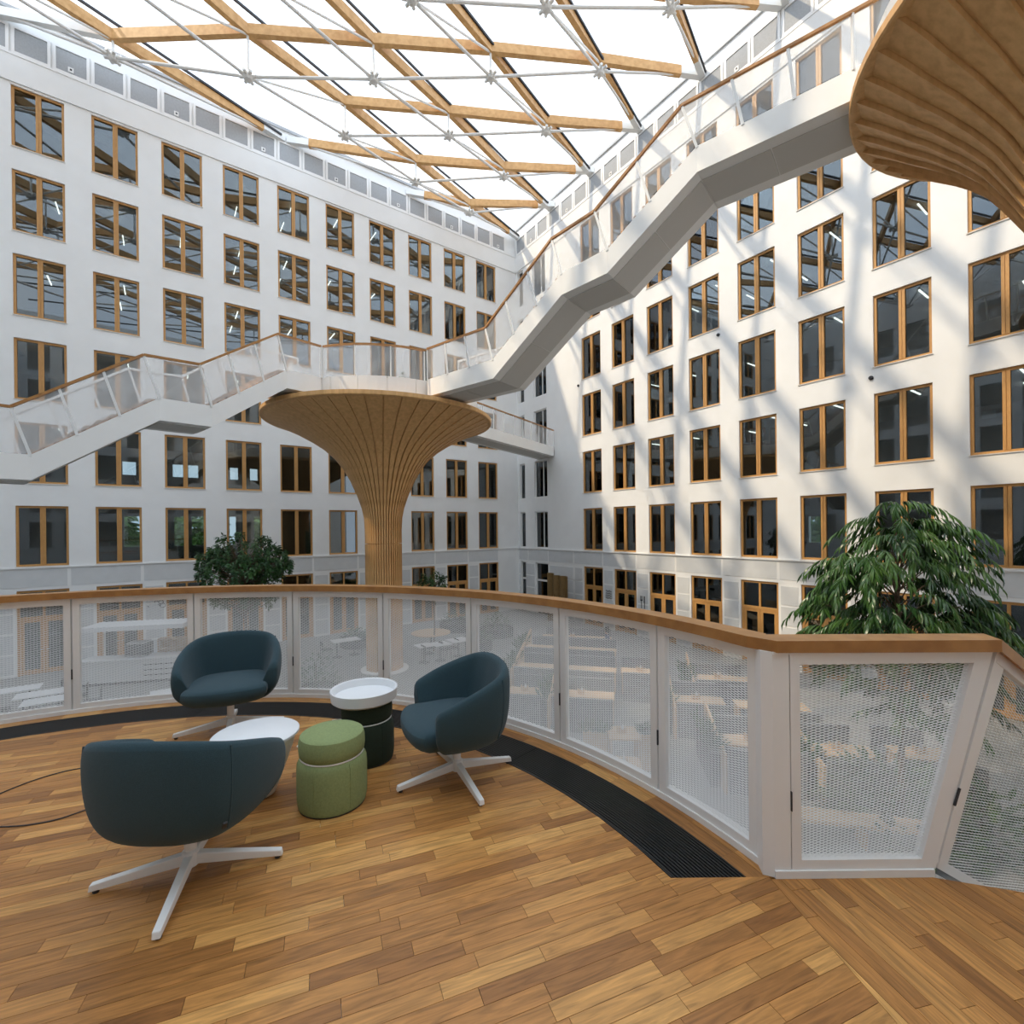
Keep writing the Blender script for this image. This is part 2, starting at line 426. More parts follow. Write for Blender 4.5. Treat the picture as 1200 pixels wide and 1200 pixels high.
def glazed_door(O, D, rot, u, n, label):
    p = O + D * u
    w = thing('door_%d' % n, label, 'door', (p.x, p.y, GROUND), rot, kind='structure')
    obj('door_frame', mesh_dframe, w)
    for s in (0, 1):
        lf = obj('door_leaf', mesh_leaf, w); tp = obj('transom_pane', mesh_tpane, w)
        lp = obj('pane', mesh_lpane, lf); hd = obj('door_handle', mesh_handle, lf)
        if s:
            lf.location = (WW, 0, 0); lf.scale = (-1, 1, 1); tp.location = (WW, 0, 0); tp.scale = (-1, 1, 1)
for c in range(-2, NL): glazed_door(LO, LD, LT, c * BAY, c + 3, 'timber glazed double door under the shaded facade, %s from the corner' % ORD[NL - 1 - c])
for c in range(NR + 1): glazed_door(RO, RD, RT, c * BAY, NL + c + 3, 'timber glazed double door under the sunlit facade, %s from the corner' % ORD[c])
for j, (u, w) in enumerate(NARROW):
    p = RO + RD * u
    q = thing('door_%d' % (NL + NR + j + 4), '%s white-framed door beside the facade corner' % ('narrow' if w < 1 else 'wide'), 'door', (p.x, p.y, GROUND), RT, kind='structure')
    MB().box(0, 0.07, 0.1, 0.2, 0, GH).box(w - 0.07, w, 0.1, 0.2, 0, GH).box(0.07, w - 0.07, 0.1, 0.2, GH - 0.07, GH).box(0.07, w - 0.07, 0.1, 0.2, 2.2, 2.32).build('door_frame', M['white'], q)
    MB().box(0.06, w - 0.06, 0.14, 0.152, 0.02, GH - 0.06).build('pane', M['glass'], q)

# ---- frieze, ledge, roof kerb, vent strip and ground-floor panels: parts of each wall
def wall_trim(W_, u0, u1, ncols, cols, vent_off, first_u, last_u):
    MB().box(u0, u1, -0.05, 0.02, ZT0 + 5 * STOREY + 0.10, 19.35 + EYE).build('frieze', M['plaster'], W_)
    MB().box(u0, u1, -0.07, 0.02, 19.33 + EYE, 19.41 + EYE).build('cornice', M['white'], W_)
    MB().box(u0, u1, -0.06, 0.02, ZLEDGE - 0.04, ZLEDGE + 0.01).build('ledge', M['white'], W_)
    MB().box(u0, u1, -0.10, 0.02, ROOFZ - 0.12, ROOFZ + 0.02).build('roof_kerb', M['grey'], W_)
    # vent strip: two panels per window bay
    pw = BAY / 2
    fm = MB()
    for (a, b, c, e) in ((0.03, 0.13, 0, 1.12), (pw - 0.13, pw - 0.03, 0, 1.12), (0.13, pw - 0.13, 0, 0.09), (0.13, pw - 0.13, 1.02, 1.12)):
        fm.box(a, b, -0.055, 0.01, c, e)
    mf = fm.mesh('vent_panel', M['white']); mi = MB().box(0.12, pw - 0.12, -0.02, 0.008, 0.08, 1.03).mesh('grille', M['meshgrey'])
    ms = MB().box(0.5, 0.68, -0.05, -0.02, 0.16, 0.36).mesh('sensor', M['white']); ml = MB().box(0.56, 0.63, -0.058, -0.05, 0.23, 0.30).mesh('lens', M['dark'])
    n = 0; u = first_u
    while u + pw <= last_u + 1e-3:
        f = obj('vent_panel', mf, W_); f.location = (u, 0, 19.42 + EYE)
        obj('grille', mi, f)
        if n % 3 == vent_off: obj('sensor', ms, f); obj('lens', ml, f)
        u += pw; n += 1
    # acoustic panels: one band above the doors, four between neighbouring doors
    for c in cols:
        a = c * BAY
        MB().box(a - (BAY - WW) + 0.06, a + WW - 0.06, -0.012, 0.01, ZG_TOP + 0.13, ZLEDGE - 0.10).build('acoustic_panel', M['panel'], W_)
        for j in range(4):
            z = GROUND + 0.12 + j * 0.82
            MB().box(a - (BAY - WW) + 0.10, a - 0.10, -0.012, 0.01, z, z + 0.74).build('acoustic_panel', M['panel'], W_)
wall_trim(wallL, ULEFT, U_L_END, NL, range(-2, NL), 2, -4 * BAY / 2 * 1, U_L_END)
wall_trim(wallR, U_R_CORNER, URIGHT, NR, range(0, NR + 1), 1, U_R_CORNER + 0.1, URIGHT)
for (a, b) in ((U_R_CORNER + 0.1, -6.5), (-5.8, -4.85), (-3.2, -0.95)):
    for j in range(4):
        MB().box(a, b, -0.012, 0.01, GROUND + 0.12 + j * 0.82, GROUND + 0.86 + j * 0.82).build('acoustic_panel', M['panel'], wallR)
for (a, b) in ((U_R_CORNER + 0.1, -5.6), (-5.5, -3.4), (-3.3, -0.95)):
    MB().box(a, b, -0.012, 0.01, ZG_TOP + 0.13, ZLEDGE - 0.10).build('acoustic_panel', M['panel'], wallR)

# ---- atrium ground
cs = [lw(ULEFT), lw(U_L_END), rw(URIGHT + 4), Vector((NO.x, NO.y, 0))]
c4 = [lw(ULEFT, 0.2), Vector((LO + LD * (U_L_END + 8) + LN * 8).to_3d()), rw(40, 8), Vector((NO.x, NO.y, 0))]
gp = [lw(ULEFT - 8, 8), lw(U_L_END + 8, 8)]
q1 = NO + LD * 46 - RD * 0
gp += [Vector((q1.x, q1.y, 0)) + Vector((RD.x, RD.y, 0)) * 6, Vector((NO.x, NO.y, 0)) - Vector((LD.x, LD.y, 0)) * 8 + Vector((RD.x, RD.y, 0)) * 6]
g = MB().prism([(p.x, p.y) for p in reversed(gp)], GROUND - 0.3, GROUND).build('floor_ground', M['ground'])
tag(g, 'pale grey polished atrium ground far below the balcony', 'floor', kind='structure')

# ================================================================== ROOF
ceil = thing('ceiling', 'bright translucent foil roof over the atrium', 'roof', (0, 0, 0), kind='structure')
S = 18.45
X0, AX, BX, AY, BY = -0.82384514, 0.262034, 0.14352381, 0.037569, 0.19331506
ZM = {(0,0):20.3,(1,0):20.07,(2,0):20.35,(3,0):20.64,(4,0):20.8,(1,1):20.4,(2,1):20.53,(3,1):20.57,(1,2):20.37,(2,2):20.46,(1,3):20.37}
def node_xy(i, j):
    if i >= 1: return Vector((S * (X0 + i * AX + j * BX), S * (1 + i * AY + j * BY)))
    k = 1.057 * S
    p = Vector((k * (X0 + j * BX), k * (1 + j * BY)))
    return p + Vector((S * AX, S * AY)) * i
HALF = [(LO, LN, 0.0), (RO, RN, 0.0), (BO, -LD, 0.0), (NO, RD, 0.0)]
def inside(p, m=0.9): return all((p - o).dot(n) < -m for o, n, _ in HALF)
def dist_r(p): return -(p - RO).dot(RN)
def exit_pt(p, d):
    t = min((-(p - o).dot(n)) / d.dot(n) for o, n, _ in HALF if d.dot(n) > 1e-6)
    return p + d * t
DT = [(0, 0.1), (4.5, 0.55), (8.8, 1.22), (13.2, 1.63), (17.5, 1.85), (24, 2.2), (99, 2.3)]
def drop(i, p):
    x = dist_r(p)
    for (a, b), (c, e) in zip(DT, DT[1:]):
        if x <= c: r = b + (e - b) * (x - a) / (c - a); break
    return r * (0.42 if i <= 0 else 1.0)
NODES = {}
for i in range(-3, 8):
    for j in range(-6, 5):
        p = node_xy(i, j)
        if inside(p):
            z = ZM.get((i, j), 20.45 if i > 0 else 20.35) + EYE
            NODES[(i, j)] = (Vector((p.x, p.y, z)), Vector((p.x, p.y, z - drop(i, p))))
truss = thing('roof_truss', 'timber diagrid roof truss with white steel rods under the foil roof', 'truss')
BW, BH = 0.22, 0.42
def timber(a, b): MB().beam(a, b, BW, BH).build('timber_beam', M['glulam'], truss)
hub_me = MB().lathe([(0.05, -0.17), (0.15, -0.14), (0.2, -0.05), (0.2, 0.05), (0.15, 0.14), (0.05, 0.17)], 10)
for k in range(8):
    a = k * PI / 4
    hub_me.tube([(0.16 * math.cos(a), 0.16 * math.sin(a), 0), (0.34 * math.cos(a), 0.34 * math.sin(a), 0.02)], 0.065, 8)
hub_me = hub_me.mesh('node_hub', M['steel'], False)
def rod(a, b, r=0.06): MB().tube([a, b], r, 8).build('steel_rod', M['steel'], truss)
def end_run(key, d2):
    up, lo = NODES[key]
    e = exit_pt(Vector((up.x, up.y)), d2)
    e3 = Vector((e.x, e.y, 20.72 + EYE))
    v = e3 - up
    if v.length > 9: return None
    if v.length > 1.6 and not (key[0] == 0 and d2.x < 0 and d2.y > -0.5):
        m_ = e3 - v.normalized() * 1.1
        timber(up, m_)
        MB().beam(m_, e3, BW + 0.03, BH * 0.8).build('steel_shoe', M['steel'], truss)
    else:
        MB().beam(up, e3, BW + 0.03, BH * 0.8).build('steel_shoe', M['steel'], truss)
    rod(lo, e3 - v.normalized() * 0.9 - Vector((0, 0, 0.1)), 0.055)
    return e3
adir, bdir = Vector((AX, AY)).normalized(), Vector((BX, BY)).normalized()
for (i, j), (up, lo) in NODES.items():
    obj('node_hub', hub_me, truss, loc=lo)
    MB().tube([lo, up], 0.05, 8).build('strut', M['steel'], truss)
    for (di, dj, dd) in ((1, 0, adir), (0, 1, bdir)):
        nb = (i + di, j + dj)
        if nb in NODES:
            timber(up, NODES[nb][0]); rod(lo, NODES[nb][1])
            if dj: rod(lo, NODES[nb][0] - Vector((0, 0, 0.15)), 0.045)
        else: end_run((i, j), dd)
        pv = (i - di, j - dj)
        if pv not in NODES: end_run((i, j), -dd)
# foil panes between neighbouring diagonal beams, with the dark clamp bars
for i in range(-4, 9):
    for (ja, jb) in ((-7.0, -4.0), (-4.0, -1.5), (-1.5, 1.0), (1.0, 3.0), (3.0, 5.5)):
        a, b = node_xy(i, ja), node_xy(i, jb); c, e = node_xy(i + 1, jb), node_xy(i + 1, ja)
        z = ROOFZ + 0.04
        mid = (a + c) / 2
        if not all((mid - o).dot(n) < 4.5 for o, n, _ in HALF): continue
        MB().add([(a.x, a.y, z), (e.x, e.y, z), (c.x, c.y, z), (b.x, b.y, z)], [(0, 1, 2, 3)]).build('foil_pane', M['roof'], ceil)
def clip_line(a, b, m=0.06):
    t0, t1 = 0.0, 1.0; d = b - a
    for o, n, _ in HALF:
        q, v = (a - o).dot(n) + m, d.dot(n)
        if abs(v) < 1e-9:
            if q > 0: return None
        elif v > 0: t1 = min(t1, -q / v)
        else: t0 = max(t0, -q / v)
    return (a + d * t0, a + d * t1) if t1 - t0 > 0.01 else None
for i in range(-4, 9):
    ab = clip_line(node_xy(i, -9), node_xy(i, 7))
    if ab is None: continue
    a, b = ab
    n2 = Vector((bdir.y, -bdir.x)) * 0.15
    zc = 20.74 + EYE
    MB().beam(Vector((a.x + n2.x, a.y + n2.y, zc)), Vector((b.x + n2.x, b.y + n2.y, zc)), 0.07, 0.10).build('clamp_bar', M['dark'], ceil)
# ================================================================== BALCONY
BC = Vector((-2.37, 0.88)); BR = 3.84            # centre line of the curved balustrade
GR0, GR1 = 3.37, 3.69                            # trench grille
YCUT = 2.22
def bp(deg, r, z=0.0):
    a = math.radians(deg); return Vector((BC.x + r * math.cos(a), BC.y + r * math.sin(a), z))
# ---- slab under the parquet
poly = [bp(a, 4.02) for a in range(22, 339, 6)]
slab_poly = [(p.x, p.y) for p in poly] + [(1.2, -3.2), (3.6, -3.2), (3.6, 1.72), (2.24, 2.09), (1.94, 2.24), (1.36, 2.38)]
slab_o = MB().prism(slab_poly, -0.55, -0.021).build('floor_balcony', M['white'])
tag(slab_o, 'round balcony deck of oak parquet strips over a white slab', 'floor', kind='structure')
# ---- parquet: every strip is its own piece with its own tone
pm = bpy.data.materials.new('oak_parquet'); pm.use_nodes = True
n = pm.node_tree.nodes; L = pm.node_tree.links; b = n['Principled BSDF']
at = n.new('ShaderNodeAttribute'); at.attribute_name = 'tone'
uvn = n.new('ShaderNodeUVMap'); uvn.uv_map = 'grain'
mp = n.new('ShaderNodeMapping'); mp.inputs['Scale'].default_value = (2.2, 26, 1)
L.new(uvn.outputs['UV'], mp.inputs['Vector'])
t1 = n.new('ShaderNodeTexNoise'); t1.inputs['Scale'].default_value = 1.6; t1.inputs['Detail'].default_value = 7; t1.inputs['Distortion'].default_value = 1.6
L.new(mp.outputs['Vector'], t1.inputs['Vector'])
ramp = n.new('ShaderNodeValToRGB'); e = ramp.color_ramp.elements
e[0].position = 0.0; e[0].color = (0.28, 0.115, 0.032, 1); e[1].position = 1.0; e[1].color = (0.66, 0.345, 0.105, 1)
e2 = ramp.color_ramp.elements.new(0.5); e2.color = (0.48, 0.215, 0.058, 1)
L.new(at.outputs['Fac'], ramp.inputs['Fac'])
mr = n.new('ShaderNodeMapRange'); mr.inputs['From Min'].default_value = 0.3; mr.inputs['From Max'].default_value = 0.7; mr.inputs['To Min'].default_value = 0.60; mr.inputs['To Max'].default_value = 1.20
L.new(t1.outputs['Fac'], mr.inputs['Value'])
mul = n.new('ShaderNodeMix'); mul.data_type = 'RGBA'; mul.blend_type = 'MULTIPLY'; mul.inputs['Factor'].default_value = 1.0
L.new(ramp.outputs['Color'], mul.inputs['A']); L.new(mr.outputs['Result'], mul.inputs['B'])
L.new(mul.outputs['Result'], b.inputs['Base Color'])
b.inputs['Roughness'].default_value = 0.38; b.inputs['Specular IOR Level'].default_value = 0.4
bmp = n.new('ShaderNodeBump'); bmp.inputs['Strength'].default_value = 0.05; bmp.inputs['Distance'].default_value = 0.004
L.new(t1.outputs['Fac'], bmp.inputs['Height']); L.new(bmp.outputs['Normal'], b.inputs['Normal'])
M['parquet'] = pm
def clip(poly, nx, ny, c):                        # keep nx*x+ny*y <= c
    out = []
    for i in range(len(poly)):
        p, q = poly[i], poly[(i + 1) % len(poly)]
        a, bq = nx * p[0] + ny * p[1] - c, nx * q[0] + ny * q[1] - c
        if a <= 1e-9: out.append(p)
        if (a < -1e-9 and bq > 1e-9) or (a > 1e-9 and bq < -1e-9):
            t = a / (a - bq); out.append((p[0] + (q[0] - p[0]) * t, p[1] + (q[1] - p[1]) * t))
    return out
def clip_disc(poly, r):
    if all((p[0] - BC.x) ** 2 + (p[1] - BC.y) ** 2 < r * r for p in poly): return poly
    for k in range(72):
        a = k * 2 * PI / 72
        nx, ny = math.cos(a), math.sin(a)
        poly = clip(poly, nx, ny, nx * BC.x + ny * BC.y + r)
        if len(poly) < 3: return []
    return poly
def plank_mesh(mbs, tone, gvec, org):
    mb = MB()
    for pl in mbs: mb.prism(pl, -0.02, 0.0)
    me = mb.mesh('plank', M['parquet'])
    paint(me, [tone] * len(me.polygons), gvec, [org] * len(me.polygons))
    return me
def paint(me, tones, gvec, orgs):
    a = me.attributes.new('tone', 'FLOAT', 'FACE'); a.data.foreach_set('value', tones)
    uv = me.uv_layers.new(name='grain')
    for p in me.polygons:
        o = orgs[p.index]
        for li in p.loop_indices:
            v = me.vertices[me.loops[li].vertex_index].co
            uv.data[li].uv = ((v.x * gvec.x + v.y * gvec.y) + o, (-v.x * gvec.y + v.y * gvec.x) + o * 3.7)
JT = [Vector((1.178, 2.196)), Vector((1.241, 1.559))]          # joint between the two fields
jd = (JT[1] - JT[0]).normalized(); jn = Vector((-jd.y, jd.x))    # points to +x side
if jn.x < 0: jn = -jn
jc = jn.dot(JT[0])
pieces = []
def field(ang, w, lens, keep, seed):
    rnd = random.Random(seed)
    g = Vector((math.cos(ang), math.sin(ang))); h = Vector((-g.y, g.x))
    for r in range(-110, 110):
        s = -9 + rnd.random() * 0.5
        while s < 9:
            ln = rnd.choice(lens) * rnd.uniform(0.85, 1.15)
            e_ = 0.0009
            c0 = g * (s + e_) + h * (r * w + e_); c1 = g * (s + ln - e_) + h * (r * w + e_); c2 = g * (s + ln - e_) + h * ((r + 1) * w - e_); c3 = g * (s + e_) + h * ((r + 1) * w - e_)
            q = keep([tuple(c0), tuple(c1), tuple(c2), tuple(c3)])
            if q: pieces.append((q, min(1.0, max(0.0, rnd.gauss(0.5, 0.24))), g, rnd.uniform(0, 40)))
            s += ln
def keepA(pl):
    cx = sum(p[0] for p in pl) / 4; cy = sum(p[1] for p in pl) / 4
    if (cx - BC.x) ** 2 + (cy - BC.y) ** 2 > 5.2 ** 2 or cy < -2.2: return None
    pl = clip(pl, jn.x, jn.y, jc - 0.001)
    if len(pl) < 3: return None
    lo_ = clip(pl, 0, 1, YCUT); hi_ = clip(pl, 0, -1, -YCUT)
    out = []
    if len(lo_) >= 3:
        # left of the centre the trench grille goes on below the cut line
        l2 = clip(lo_, 1, 0, BC.x); r2 = clip(lo_, -1, 0, -BC.x)
        if len(l2) >= 3:
            l2 = clip_disc(l2, GR0 - 0.004)
            if len(l2) >= 3: out.append(l2)
        if len(r2) >= 3:
            r2 = clip(r2, 0, -1, 2.2) if False else r2
            out.append(r2)
    if len(hi_) >= 3:
        hi_ = clip_disc(hi_, GR0 - 0.004)
        if len(hi_) >= 3: out.append(hi_)
    return out or None
EDGE = [((1.94, 2.20), (2.24, 2.11))]
def keepB(pl):
    cx = sum(p[0] for p in pl) / 4; cy = sum(p[1] for p in pl) / 4
    if cx > 3.4 or cx < 0.9 or cy < -2.2 or cy > 2.5: return None
    pl = clip(pl, -jn.x, -jn.y, -jc - 0.001)
    if len(pl) >= 3: pl = clip(pl, 0, 1, 2.205)
    ev = Vector((2.24 - 1.94, 2.11 - 2.20)).normalized(); en = Vector((-ev.y, ev.x))
    if len(pl) >= 3: pl = clip(pl, en.x, en.y, en.dot(Vector((1.94, 2.20))))
    return [pl] if len(pl) >= 3 else None
field(math.radians(21.5), 0.071, (0.32, 0.42, 0.5, 0.6), keepA, 3)
field(math.radians(-78.5), 0.071, (0.42, 0.55, 0.7), keepB, 5)
def vis(pc):                                    # how large a strip shows from the seating side
    q = pc[0][0]
    cx = sum(p[0] for p in q) / len(q); cy = sum(p[1] for p in q) / len(q)
    if cy < 1.5 or abs(cx) > 1.12 * cy: return 0
    ar = 0
    for pl in pc[0]:
        ar += abs(sum(pl[i][0] * pl[(i + 1) % len(pl)][1] - pl[(i + 1) % len(pl)][0] * pl[i][1] for i in range(len(pl)))) / 2
    return ar / cy ** 3
pieces.sort(key=vis, reverse=True)
for (q, tone, g, org) in pieces[:300]:
    obj('plank', plank_mesh(q, tone, g, org), slab_o)
for gsel in (0, 1):
    mb = MB(); tones = []; orgs = []; gv = None
    for (q, tone, g, org) in pieces[300:]:
        if (g.y > 0) != (gsel == 0): continue
        gv = g
        for pl in q:
            k0 = len(mb.f); mb.prism(pl, -0.02, 0.0); tones += [tone] * (len(mb.f) - k0); orgs += [org] * (len(mb.f) - k0)
    me = bpy.data.meshes.new('planks'); me.from_pydata(mb.v, [], mb.f); me.materials.append(M['parquet'])
    paint(me, tones, gv, orgs)
    tag(obj('planks', me, slab_o), kind='stuff')
# curved border strips between the grille and the balustrade
rnd = random.Random(11)
for k in range(40):
    a0 = 19.4 + k * 4.2; a1 = a0 + 4.19
    for (r0, r1) in ((GR1 + 0.003, 3.775), (3.777, 3.86)):
        aa = [a0 + (a1 - a0) * q / 3 for q in range(4)]
        pl = [tuple(bp(a, r1).xy) for a in aa] + [tuple(bp(a, r0).xy) for a in reversed(aa)]
        pl = clip(pl, 0, -1, -YCUT) if a0 < 90 else pl
        if len(pl) < 3: continue
        g = Vector((-math.sin(math.radians(a0)), math.cos(math.radians(a0))))
        obj('plank', plank_mesh([pl], min(1, max(0, rnd.gauss(0.5, 0.2))), g, rnd.uniform(0, 40)), slab_o)
# ---- trench grille, in lengths that can be lifted out
M['grille'] = mat('black_aluminium_grille', (0.018, 0.019, 0.021), 0.38, metal=0.3)
M['trench'] = mat('black_trench', (0.018, 0.019, 0.021), 0.8)
cuts = [20.0, 46.5, 72.0, 98.0, 124.0, 150.0, 176.0]
gl_labels = ['black slatted trench grille with its square end by the corner post', 'black slatted trench grille behind the right-hand swivel chair', 'black slatted trench grille behind the stool with white tray',
             'black slatted trench grille behind the swivel chair facing the railing away', 'black slatted trench grille at the cable side of the balcony', 'black slatted trench grille running on past the cable']
gl_labels[3] = 'black slatted trench grille right behind the chair that backs onto the railing'
for gi in range(len(cuts) - 1):
    a0, a1 = cuts[gi] + 0.06, cuts[gi + 1] - 0.06
    g = thing('floor_grille', gl_labels[gi], 'grille', bp((a0 + a1) / 2, (GR0 + GR1) / 2))
    off = g.location
    def arc(r0, r1, z0, z1):
        m_ = MB(); nseg = 14
        for s_ in range(nseg):
            vs = []
            for z in (z0, z1):
                for (q, r) in ((s_, r0), (s_, r1), (s_ + 1, r1), (s_ + 1, r0)):
                    lo_a = a0
                    if gi == 0: lo_a = math.degrees(math.asin((YCUT - BC.y) / r))
                    vs.append(bp(lo_a + (a1 - lo_a) * q / nseg, r, z) - off)
            m_.hexa(vs)
        return m_
    arc(GR0 + 0.002, GR1 - 0.002, -0.019, -0.012).build('trench_base', M['trench'], g)
    arc(GR0, GR0 + 0.008, -0.018, 0.002).build('rim', M['grille'], g); arc(GR1 - 0.008, GR1, -0.018, 0.002).build('rim', M['grille'], g)
    sl = MB(); N_ = 17
    for s_ in range(N_):
        r = GR0 + 0.017 + s_ * (GR1 - GR0 - 0.034) / (N_ - 1)
        q = arc(r - 0.0045, r + 0.0045, -0.014, 0.0); sl.add(q.v, q.f)
    tag(sl.build('slats', M['grille'], g), kind='stuff')

# ---- balustrade
bal = thing('balustrade', 'curved white balustrade with expanded-metal panels and oak handrail around the balcony', 'railing')
RAIL_T = 1.10
def path_arc(a0, a1, r, n_): return [bp(a0 + (a1 - a0) * k / n_, r) for k in range(n_ + 1)]
def sweep(paths):                              # paths: list of 4 polylines making a closed profile
    m_ = MB(); n_ = len(paths[0]); k = len(paths)
    for i in range(n_): m_.v += [tuple(p[i]) for p in paths]
    for i in range(n_ - 1): m_.f += [(i * k + j, i * k + (j + 1) % k, (i + 1) * k + (j + 1) % k, (i + 1) * k + j) for j in range(k)]
    m_.f += [tuple(range(k - 1, -1, -1)), tuple(range((n_ - 1) * k, n_ * k))]
    return m_
def zed(ps, z): return [Vector((p.x, p.y, z)) for p in ps]
A_END = 21.3
# corner post and end points
CP = Vector((1.215, 2.262)); RE_T = Vector((2.24, 2.235)); RE_B = Vector((1.935, 2.235))
# handrail: one long curved length, one straight length, one going down the stair
n_ = 60
aa0 = 176.0
def hand(r): return path_arc(aa0, 22.2, r, n_)
inn, outp = hand(BR - 0.065), hand(BR + 0.065)
inn.append(Vector((CP.x + 0.0, CP.y - 0.065, 0))); outp.append(Vector((CP.x + 0.02, CP.y + 0.075, 0)))
sweep([zed(inn, RAIL_T - 0.055), zed(outp, RAIL_T - 0.055), zed(outp, RAIL_T), zed(inn, RAIL_T)]).build('handrail', M['oakrail'], bal)
SD = Vector((0.95, 0.31)).normalized(); SLOPE = 0.62
e_in, e_out = Vector((RE_T.x - 0.02, RE_T.y - 0.065, 0)), Vector((RE_T.x + 0.03, RE_T.y + 0.07, 0))
sweep([zed([inn[-1], e_in], RAIL_T - 0.055), zed([outp[-1], e_out], RAIL_T - 0.055), zed([outp[-1], e_out], RAIL_T), zed([inn[-1], e_in], RAIL_T)]).build('handrail', M['oakrail'], bal)
def down(p, s, z): return Vector((p.x + SD.x * s, p.y + SD.y * s, z - SLOPE * s))
sweep([[down(e_in, 0, RAIL_T - 0.055), down(e_in, 3, RAIL_T - 0.055)], [down(e_out, 0, RAIL_T - 0.055), down(e_out, 3, RAIL_T - 0.055)], [down(e_out, 0, RAIL_T), down(e_out, 3, RAIL_T)], [down(e_in, 0, RAIL_T), down(e_in, 3, RAIL_T)]]).build('handrail', M['oakrail'], bal)
# expanded metal between two corner lines: f(s, t) -> point, s along 0..1, t up 0..1
def expanded(f, width, height, name, parent, tilt):
    Lp, Sp, tw = 0.043, 0.0123, 0.0019
    nx = max(4, int(round(width / (Lp / 2)))); nz = max(4, int(round(height / (Sp / 2))))
    m_ = MB()
    hw_ = tw / 2 / height
    for j in range(nz):
        for i in range(nx + 1):
            if (i + j) % 2: continue
            for di in (-1, 1):
                if not 0 <= i + di <= nx: continue
                s0, t0, s1, t1 = i / nx, j / nz, (i + di) / nx, (j + 1) / nz
                a = f(s0, max(0, t0 - hw_), -tilt); b_ = f(s1, t1 - hw_, -tilt); c = f(s1, min(1, t1 + hw_), tilt); d_ = f(s0, t0 + hw_, tilt)
                m_.add([a, b_, c, d_], [(0, 1, 2, 3)])
    o = m_.build(name, M['white'], parent)
    return tag(o, kind='stuff')
joints = [171.9, 157.8, 143.6, 129.5, 115.33, 100.91, 86.91, 72.66, 58.3, 44.73, 31.92, A_END + 0.6]
Z0, Z1, FW = 0.035, 1.035, 0.05
for pi_ in range(len(joints) - 1):
    a0, a1 = joints[pi_] - 0.10, joints[pi_ + 1] + 0.10
    da = math.degrees(FW / BR)
    fm = MB()
    def bar(b0, b1, z0, z1, n2):
        ia, oa = path_arc(b0, b1, BR - 0.022, n2), path_arc(b0, b1, BR + 0.022, n2)
        q = sweep([zed(ia, z0), zed(oa, z0), zed(oa, z1), zed(ia, z1)]); fm.add(q.v, q.f)
    bar(a0, a1, Z0, Z0 + 0.045, 8); bar(a0, a1, Z1 - FW, Z1, 8); bar(a0, a0 - da, Z0 + 0.045, Z1 - FW, 1); bar(a1 + da, a1, Z0 + 0.045, Z1 - FW, 1)
    pf = fm.build('panel_frame', M['white'], bal)
    b0, b1 = a0 - da, a1 + da
    expanded(lambda s, t_, y: bp(b0 + (b1 - b0) * s, BR + y, Z0 + 0.04 + (Z1 - FW - Z0 - 0.035) * t_), math.radians(b0 - b1) * BR, Z1 - Z0 - 0.095, 'expanded_metal', pf, 0.003)
    lk = MB(); p = bp(joints[pi_], BR - 0.024)
    lk.box(-0.004, 0.004, -0.004, 0.004, 0.31, 0.40, Matrix.Translation(p) @ Matrix.Rotation(math.radians(joints[pi_] + 90), 4, 'Z')).build('lock_plate', M['dark'], pf)
# continuous base rail and top rail
ia, oa = path_arc(176, A_END, BR - 0.03, 50), path_arc(176, A_END, BR + 0.03, 50)
sweep([zed(ia, 0.0), zed(oa, 0.0), zed(oa, 0.035), zed(ia, 0.035)]).build('base_rail', M['white'], bal)
sweep([zed(ia, Z1), zed(oa, Z1), zed(oa, RAIL_T - 0.053), zed(ia, RAIL_T - 0.053)]).build('top_rail', M['white'], bal)
# corner post
MB().prism([(1.155, 2.235), (1.2, 2.215), (1.275, 2.212), (1.275, 2.285), (1.2, 2.30), (1.17, 2.32)], 0.0, RAIL_T - 0.054).build('corner_post', M['white'], bal)
# straight bay with one raking side
yb = 2.235
def sx(t_): return RE_B.x + (RE_T.x - RE_B.x) * t_
fm = MB()
fm.box(1.28, 1.325, yb - 0.022, yb + 0.022, Z0, Z1)
fm.box(1.325, sx(0.03) - 0.055, yb - 0.0215, yb + 0.0215, Z0 + 0.0005, Z0 + 0.045)
fm.box(1.325, sx(0.94) - 0.065, yb - 0.0215, yb + 0.0215, Z1 - FW, Z1 - 0.0005)
fm.hexa([(sx(0.03) - 0.075, yb - 0.022, Z0), (sx(0.03), yb - 0.022, Z0), (sx(0.03), yb + 0.022, Z0), (sx(0.03) - 0.075, yb + 0.022, Z0), (sx(0.94) - 0.075, yb - 0.022, Z1), (sx(0.94), yb - 0.022, Z1), (sx(0.94), yb + 0.022, Z1), (sx(0.94) - 0.075, yb + 0.022, Z1)])
pf = fm.build('panel_frame', M['white'], bal)
def f_st(s, t_, y):
    xr = sx(0.03 + 0.91 * (0.04 + 0.92 * t_)) - 0.06
    return Vector((1.32 + (xr - 1.32) * s, yb + y, Z0 + 0.04 + (Z1 - FW - Z0 - 0.035) * t_))
expanded(f_st, 0.8, Z1 - Z0 - 0.095, 'expanded_metal', pf, 0.003)
MB().box(1.2765, 1.2805, yb - 0.03, yb - 0.02, 0.31, 0.40).build('lock_plate', M['dark'], pf)
MB().box(1.2, sx(0.0), yb - 0.03, yb + 0.03, 0.0, 0.035).build('base_rail', M['white'], bal)
MB().box(1.2, sx(0.95), yb - 0.03, yb + 0.03, Z1, RAIL_T - 0.053).build('top_rail', M['white'], bal)
